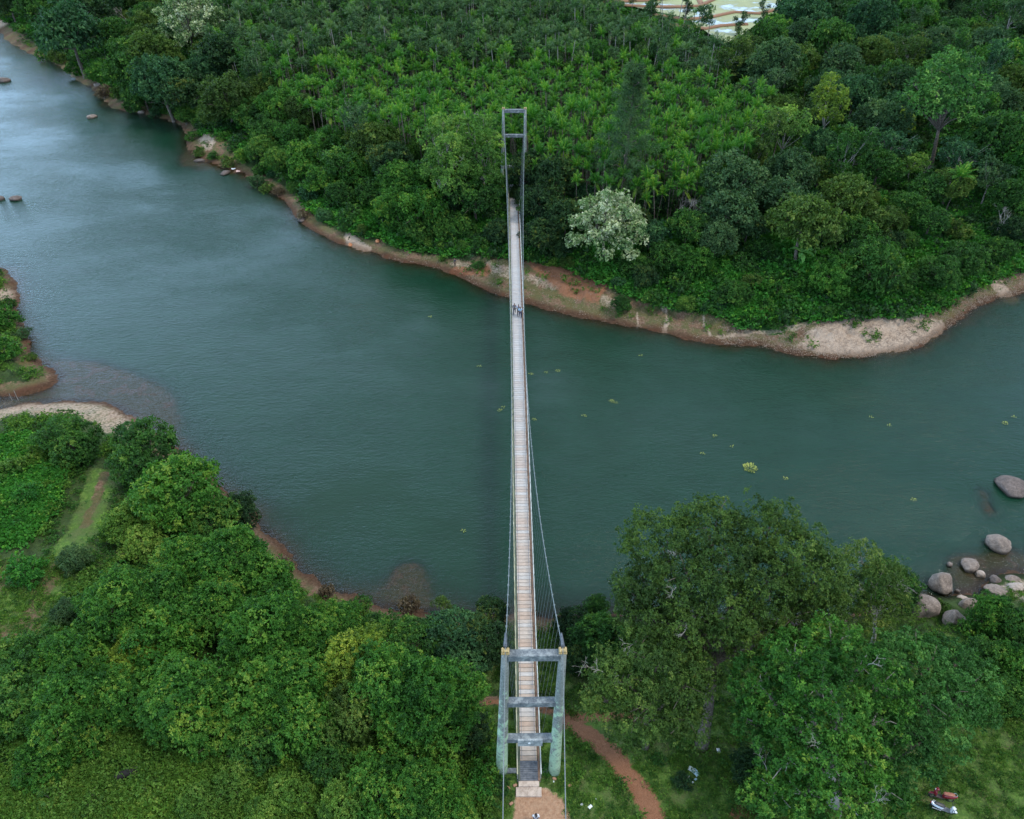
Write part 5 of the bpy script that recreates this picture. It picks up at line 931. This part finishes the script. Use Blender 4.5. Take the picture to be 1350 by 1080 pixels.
# ------------------------------------------------------------ floating plants, litter, small things
LEAFY = simple('floating_leaf', (.17,.22,.03), (.34,.37,.06), 4, .6)
fl = [(989,617,16,'big yellow green clump of floating plants out in the river'),(942,575,3,''),(965,589,1,''),(926,598,2,''),(1035,631,3,''),(845,469,2,''),(806,529,4,''),(812,531,2,''),(770,548,2,''),(700,493,2,''),(735,489,3,''),(720,491,2,''),(659,541,3,''),(632,483,2,''),(704,553,2,''),(1148,550,2,''),(1172,561,2,''),(1325,558,4,''),(1336,550,2,''),(1204,659,3,''),(611,700,2,''),(664,537,1,''),(567,418,2,'')]
fmk = [(940,575)]
for k, (px, py, cnt, lab) in enumerate(fl):
    g = G(px, py, WZ + .01); r = random.Random(k); b_ = MB(); sc = .18 if cnt < 10 else .26
    for i in range(max(5, cnt * 3)):
        az = i * 2.4; rr = math.sqrt(i) * (.09 if cnt < 10 else .10); c = Vector((rr * math.cos(az), rr * math.sin(az) * (.7 if cnt < 10 else 1), .02)); d_ = Vector((math.cos(az + r.uniform(-.6, .6)), math.sin(az + r.uniform(-.6, .6)), r.uniform(.1, .6))).normalized(); sd_ = Vector((-d_.y, d_.x, 0)); ln = sc * r.uniform(.7, 1.2)
        b_.add([c, c + d_ * ln * .5 + sd_ * ln * .35, c + d_ * ln, c + d_ * ln * .5 - sd_ * ln * .35], [(0, 1, 2, 3)])
    o = b_.obj('floating_plant', LEAFY, None, loc=g)
    if not lab:
        side = 'left' if px < 675 else 'right'; near_ = 'the footbridge' if px < 880 else 'the big floating clump' if px < 1100 else 'the right edge'
        lab = 'small floating plant ' + {('the footbridge', 'left'): 'left of the footbridge', ('the footbridge', 'right'): 'right of the footbridge', ('the big floating clump', 'right'): 'near the big floating clump', ('the right edge', 'right'): 'off the gravel bar'}[(near_, side)]
        lab += {0: ', upstream', 1: ''}[0 if False else 1]
    tag(o, lab, 'floating plant', 'floating plants on the river'); o['_p'] = (px, py)
# make the small ones distinct by their order down the picture
byl = {}
for o in [o for o in C.objects if o.name.startswith('floating_plant')]: byl.setdefault(o['label'], []).append(o)
ORD = ['nearest the far bank', 'second', 'third', 'fourth', 'fifth', 'sixth', 'seventh', 'eighth', 'ninth', 'tenth', 'eleventh', 'twelfth']
for lab, lst in byl.items():
    lst.sort(key=lambda o: o['_p'][1])
    if len(lst) > 1:
        for k, o in enumerate(lst): o['label'] = lab + (', nearest the far bank' if k == 0 else ', %s from the far bank' % ORD[k])
    for o in lst: del o['_p']
WHITEP = simple('white_plastic', (.6,.66,.72), (.8,.84,.88), 9, .5)
def litter(px, py, s, label, m=WHITEP, seed=1, name='plastic_litter'):
    g = onland(px, py); r = random.Random(seed); n_ = 4; vs_ = [((i - n_ / 2) / n_ * s, (j - n_ / 2) / n_ * s * .7, .05 + .12 * s * r.random()) for i in range(n_ + 1) for j in range(n_ + 1)]; fs = [(i * 5 + j, i * 5 + 5 + j, i * 5 + 6 + j, i * 5 + 1 + j) for i in range(n_) for j in range(n_)]
    o = MB().add(vs_, fs).obj(name, m, None, loc=g, rot=(0, 0, r.uniform(0, 6))); sd_ = o.modifiers.new('thick', 'SOLIDIFY'); sd_.thickness = .01; return tag(o, label, 'litter')
LB = simple('pale_blue_plastic', (.35,.55,.68), (.5,.7,.82), 9, .5)
litter(912,1015,.5,'upper white plastic sheet in the heap of litter under the drooping tree',seed=1); litter(917,1019,.55,'pale blue plastic sheet lying against the white one',LB,2); litter(907,1024,.25,'small white scrap left of the blue plastic sheet',seed=3); litter(917,1028,.2,'bluish scrap just below the blue plastic sheet',LB,4); litter(913,1032,.15,'round white scrap lowest in the litter heap',seed=5)
litter(947,990,.35,'grey white scrap in the shade of the big tree',seed=6); litter(778,1064,.3,'white wrapper on the lawn beyond the right cable',seed=7); litter(767,1061,.2,'thin white scrap left of the lawn wrapper',seed=8); litter(730,1031,.12,'tiny white scrap by the right pillar',seed=9); litter(785,1054,.12,'tiny pale scrap above the lawn wrapper',seed=10)
litter(626,1035,.16,'white scrap left of the left pillar',seed=11); litter(632,1032,.13,'second scrap nearer the left pillar',seed=12); litter(1228,1015,.2,'pale scrap on the grass above the scooters',seed=13); litter(788,373,.6,'white bag on the red shore below the cream flowered tree',seed=14); litter(308,223,.8,'white bundle at the water on the left bend',seed=15); litter(314,226,1.1,'pinkish cloth beside the white bundle',simple('pink_cloth', (.5,.33,.3), (.65,.45,.4), 9, .8),16); litter(297,219,.6,'orange cloth on the wet left shore',simple('orange_cloth', (.5,.2,.08), (.65,.3,.12), 9, .8),17)
litter(872,58,.9,'blue tarpaulin scrap at the edge of the old palm grove',simple('blue_tarp', (.04,.15,.45), (.06,.22,.55), 5, .5),18) if False else litter(421,60,1.4,'blue tarpaulin scrap at the edge of the old palm grove',simple('blue_tarp', (.04,.15,.45), (.06,.22,.55), 5, .5),18)
BRICK = simple('orange_clay', (.42,.16,.07), (.55,.24,.11), 4, .7)
for px, py, lab in ((462,325,'orange clay pot at the water edge below the sand mound'), (498,320,'orange pot at the right end of the sand mound')):
    g = onland(px, py); b_ = MB(); n_ = 14; prof = [(.10, 0), (.30, .10), (.36, .28), (.28, .44), (.17, .50), (.22, .56), (.18, .56), (.12, .45)]; vs_ = [(r_ * math.cos(2 * math.pi * j / n_), r_ * math.sin(2 * math.pi * j / n_), z_) for r_, z_ in prof for j in range(n_)]
    fs = [(i * n_ + j, i * n_ + (j + 1) % n_, (i + 1) * n_ + (j + 1) % n_, (i + 1) * n_ + j) for i in range(len(prof) - 1) for j in range(n_)]; o = b_.add(vs_, fs).obj('clay_pot', BRICK, None, True, g); tag(o, lab, 'pot')
for k, (px, py, lab) in enumerate([(670,1039,'broken brick beside the left cable near the steps'), (679,1036,'brick piece left of the concrete steps'), (731,1027,'reddish brick piece by the right pillar foot'), (674,1060,'long stone beside the left cable on the lawn'), (751,1036,'small reddish stone on the lawn right of the cable')]):
    g = onland(px, py); r = random.Random(k); o = MB().loft([(-.16, 0, 0, .05, .04), (-.12, .01, .02, .09, .08), (.1, 0, .02, .1, .08), (.17, 0, 0, .05, .04)], 8, 3.5).obj('brick_piece', simple('brick_piece', (.28,.14,.09), (.42,.24,.16), 6, .9), None, loc=g + np.array([0, 0, .03]), rot=(0, 0, r.uniform(0, 3))); tag(o, lab, 'brick')
g = onland(24, 528)
for k, (dx, lab) in enumerate([(0, 'leaning wooden post standing in the muddy inlet'), (.8, 'shorter wooden post beside the inlet bank')]):
    o = MB().tube([(0, 0, -.4), (.05, .02, .8), (.12, 0, 1.7 - k * .5)], [.05, .045, .03], 6).obj('wooden_post', PALEBARK, None, loc=(g[0] - dx, g[1], g[2])); tag(o, lab, 'post')

# ------------------------------------------------------------ labels of the vegetation, by form, colour and nearest landmark
LMK = [((677,160),'the far bridge tower'),((800,303),'the bankside cream flowered tree'),((250,38),'the upper cream flowered tree'),((828,182),'the casuarina'),((1160,440),'the gravel bar'),((930,20),'the flooded paddies'),((1250,112),'the upper right bend of forest'),((705,900),'the near bridge tower'),((90,500),'the left sandy inlet'),((1260,780),'the waterside boulders'),((1240,1055),'the parked scooters'),((465,315),'the sand mound'),((167,1013),'the buffalo'),((265,185),'the rocky left bend'),((370,790),'the brown lower left shore')]
OR = ['nearest'] + [w_ + ' nearest' for w_ in 'second third fourth fifth sixth seventh eighth ninth tenth eleventh twelfth thirteenth fourteenth fifteenth sixteenth seventeenth eighteenth nineteenth twentieth twenty-first twenty-second twenty-third twenty-fourth twenty-fifth twenty-sixth twenty-seventh twenty-eighth twenty-ninth thirtieth'.split()]
bk = {}
for q in veg:
    if q[0] is None: continue
    if q[5]: q[0]['label'] = q[5]; continue
    i = min(range(len(LMK)), key=lambda i: math.hypot(q[1] - LMK[i][0][0], q[2] - LMK[i][0][1])); (lx, ly), ln = LMK[i]; dx, dy = q[1] - lx, q[2] - ly
    side = ('right of' if dx > 0 else 'left of') if abs(dx) > abs(dy) else ('below' if dy > 0 else 'above'); bk.setdefault((q[3], q[4], side, ln), []).append((math.hypot(dx, dy), q[0]))
for (sp_, cl, side, ln), lst in bk.items():
    lst.sort(key=lambda t: t[0]); nm = LOOK[cl] + ' ' + FORM[sp_]
    for k, (_, o) in enumerate(lst): o['label'] = (nm + ' ' + side + ' ' + ln) + ('' if len(lst) == 1 else ', ' + OR[min(k, 29)])
    if len(lst) > 1:
        for _, o in lst: o['group'] = (nm + ('es ' if nm.endswith('bush') else 's ')) + side + ' ' + ln
print('objects', len(C.objects), 'leaf quads', NQ)
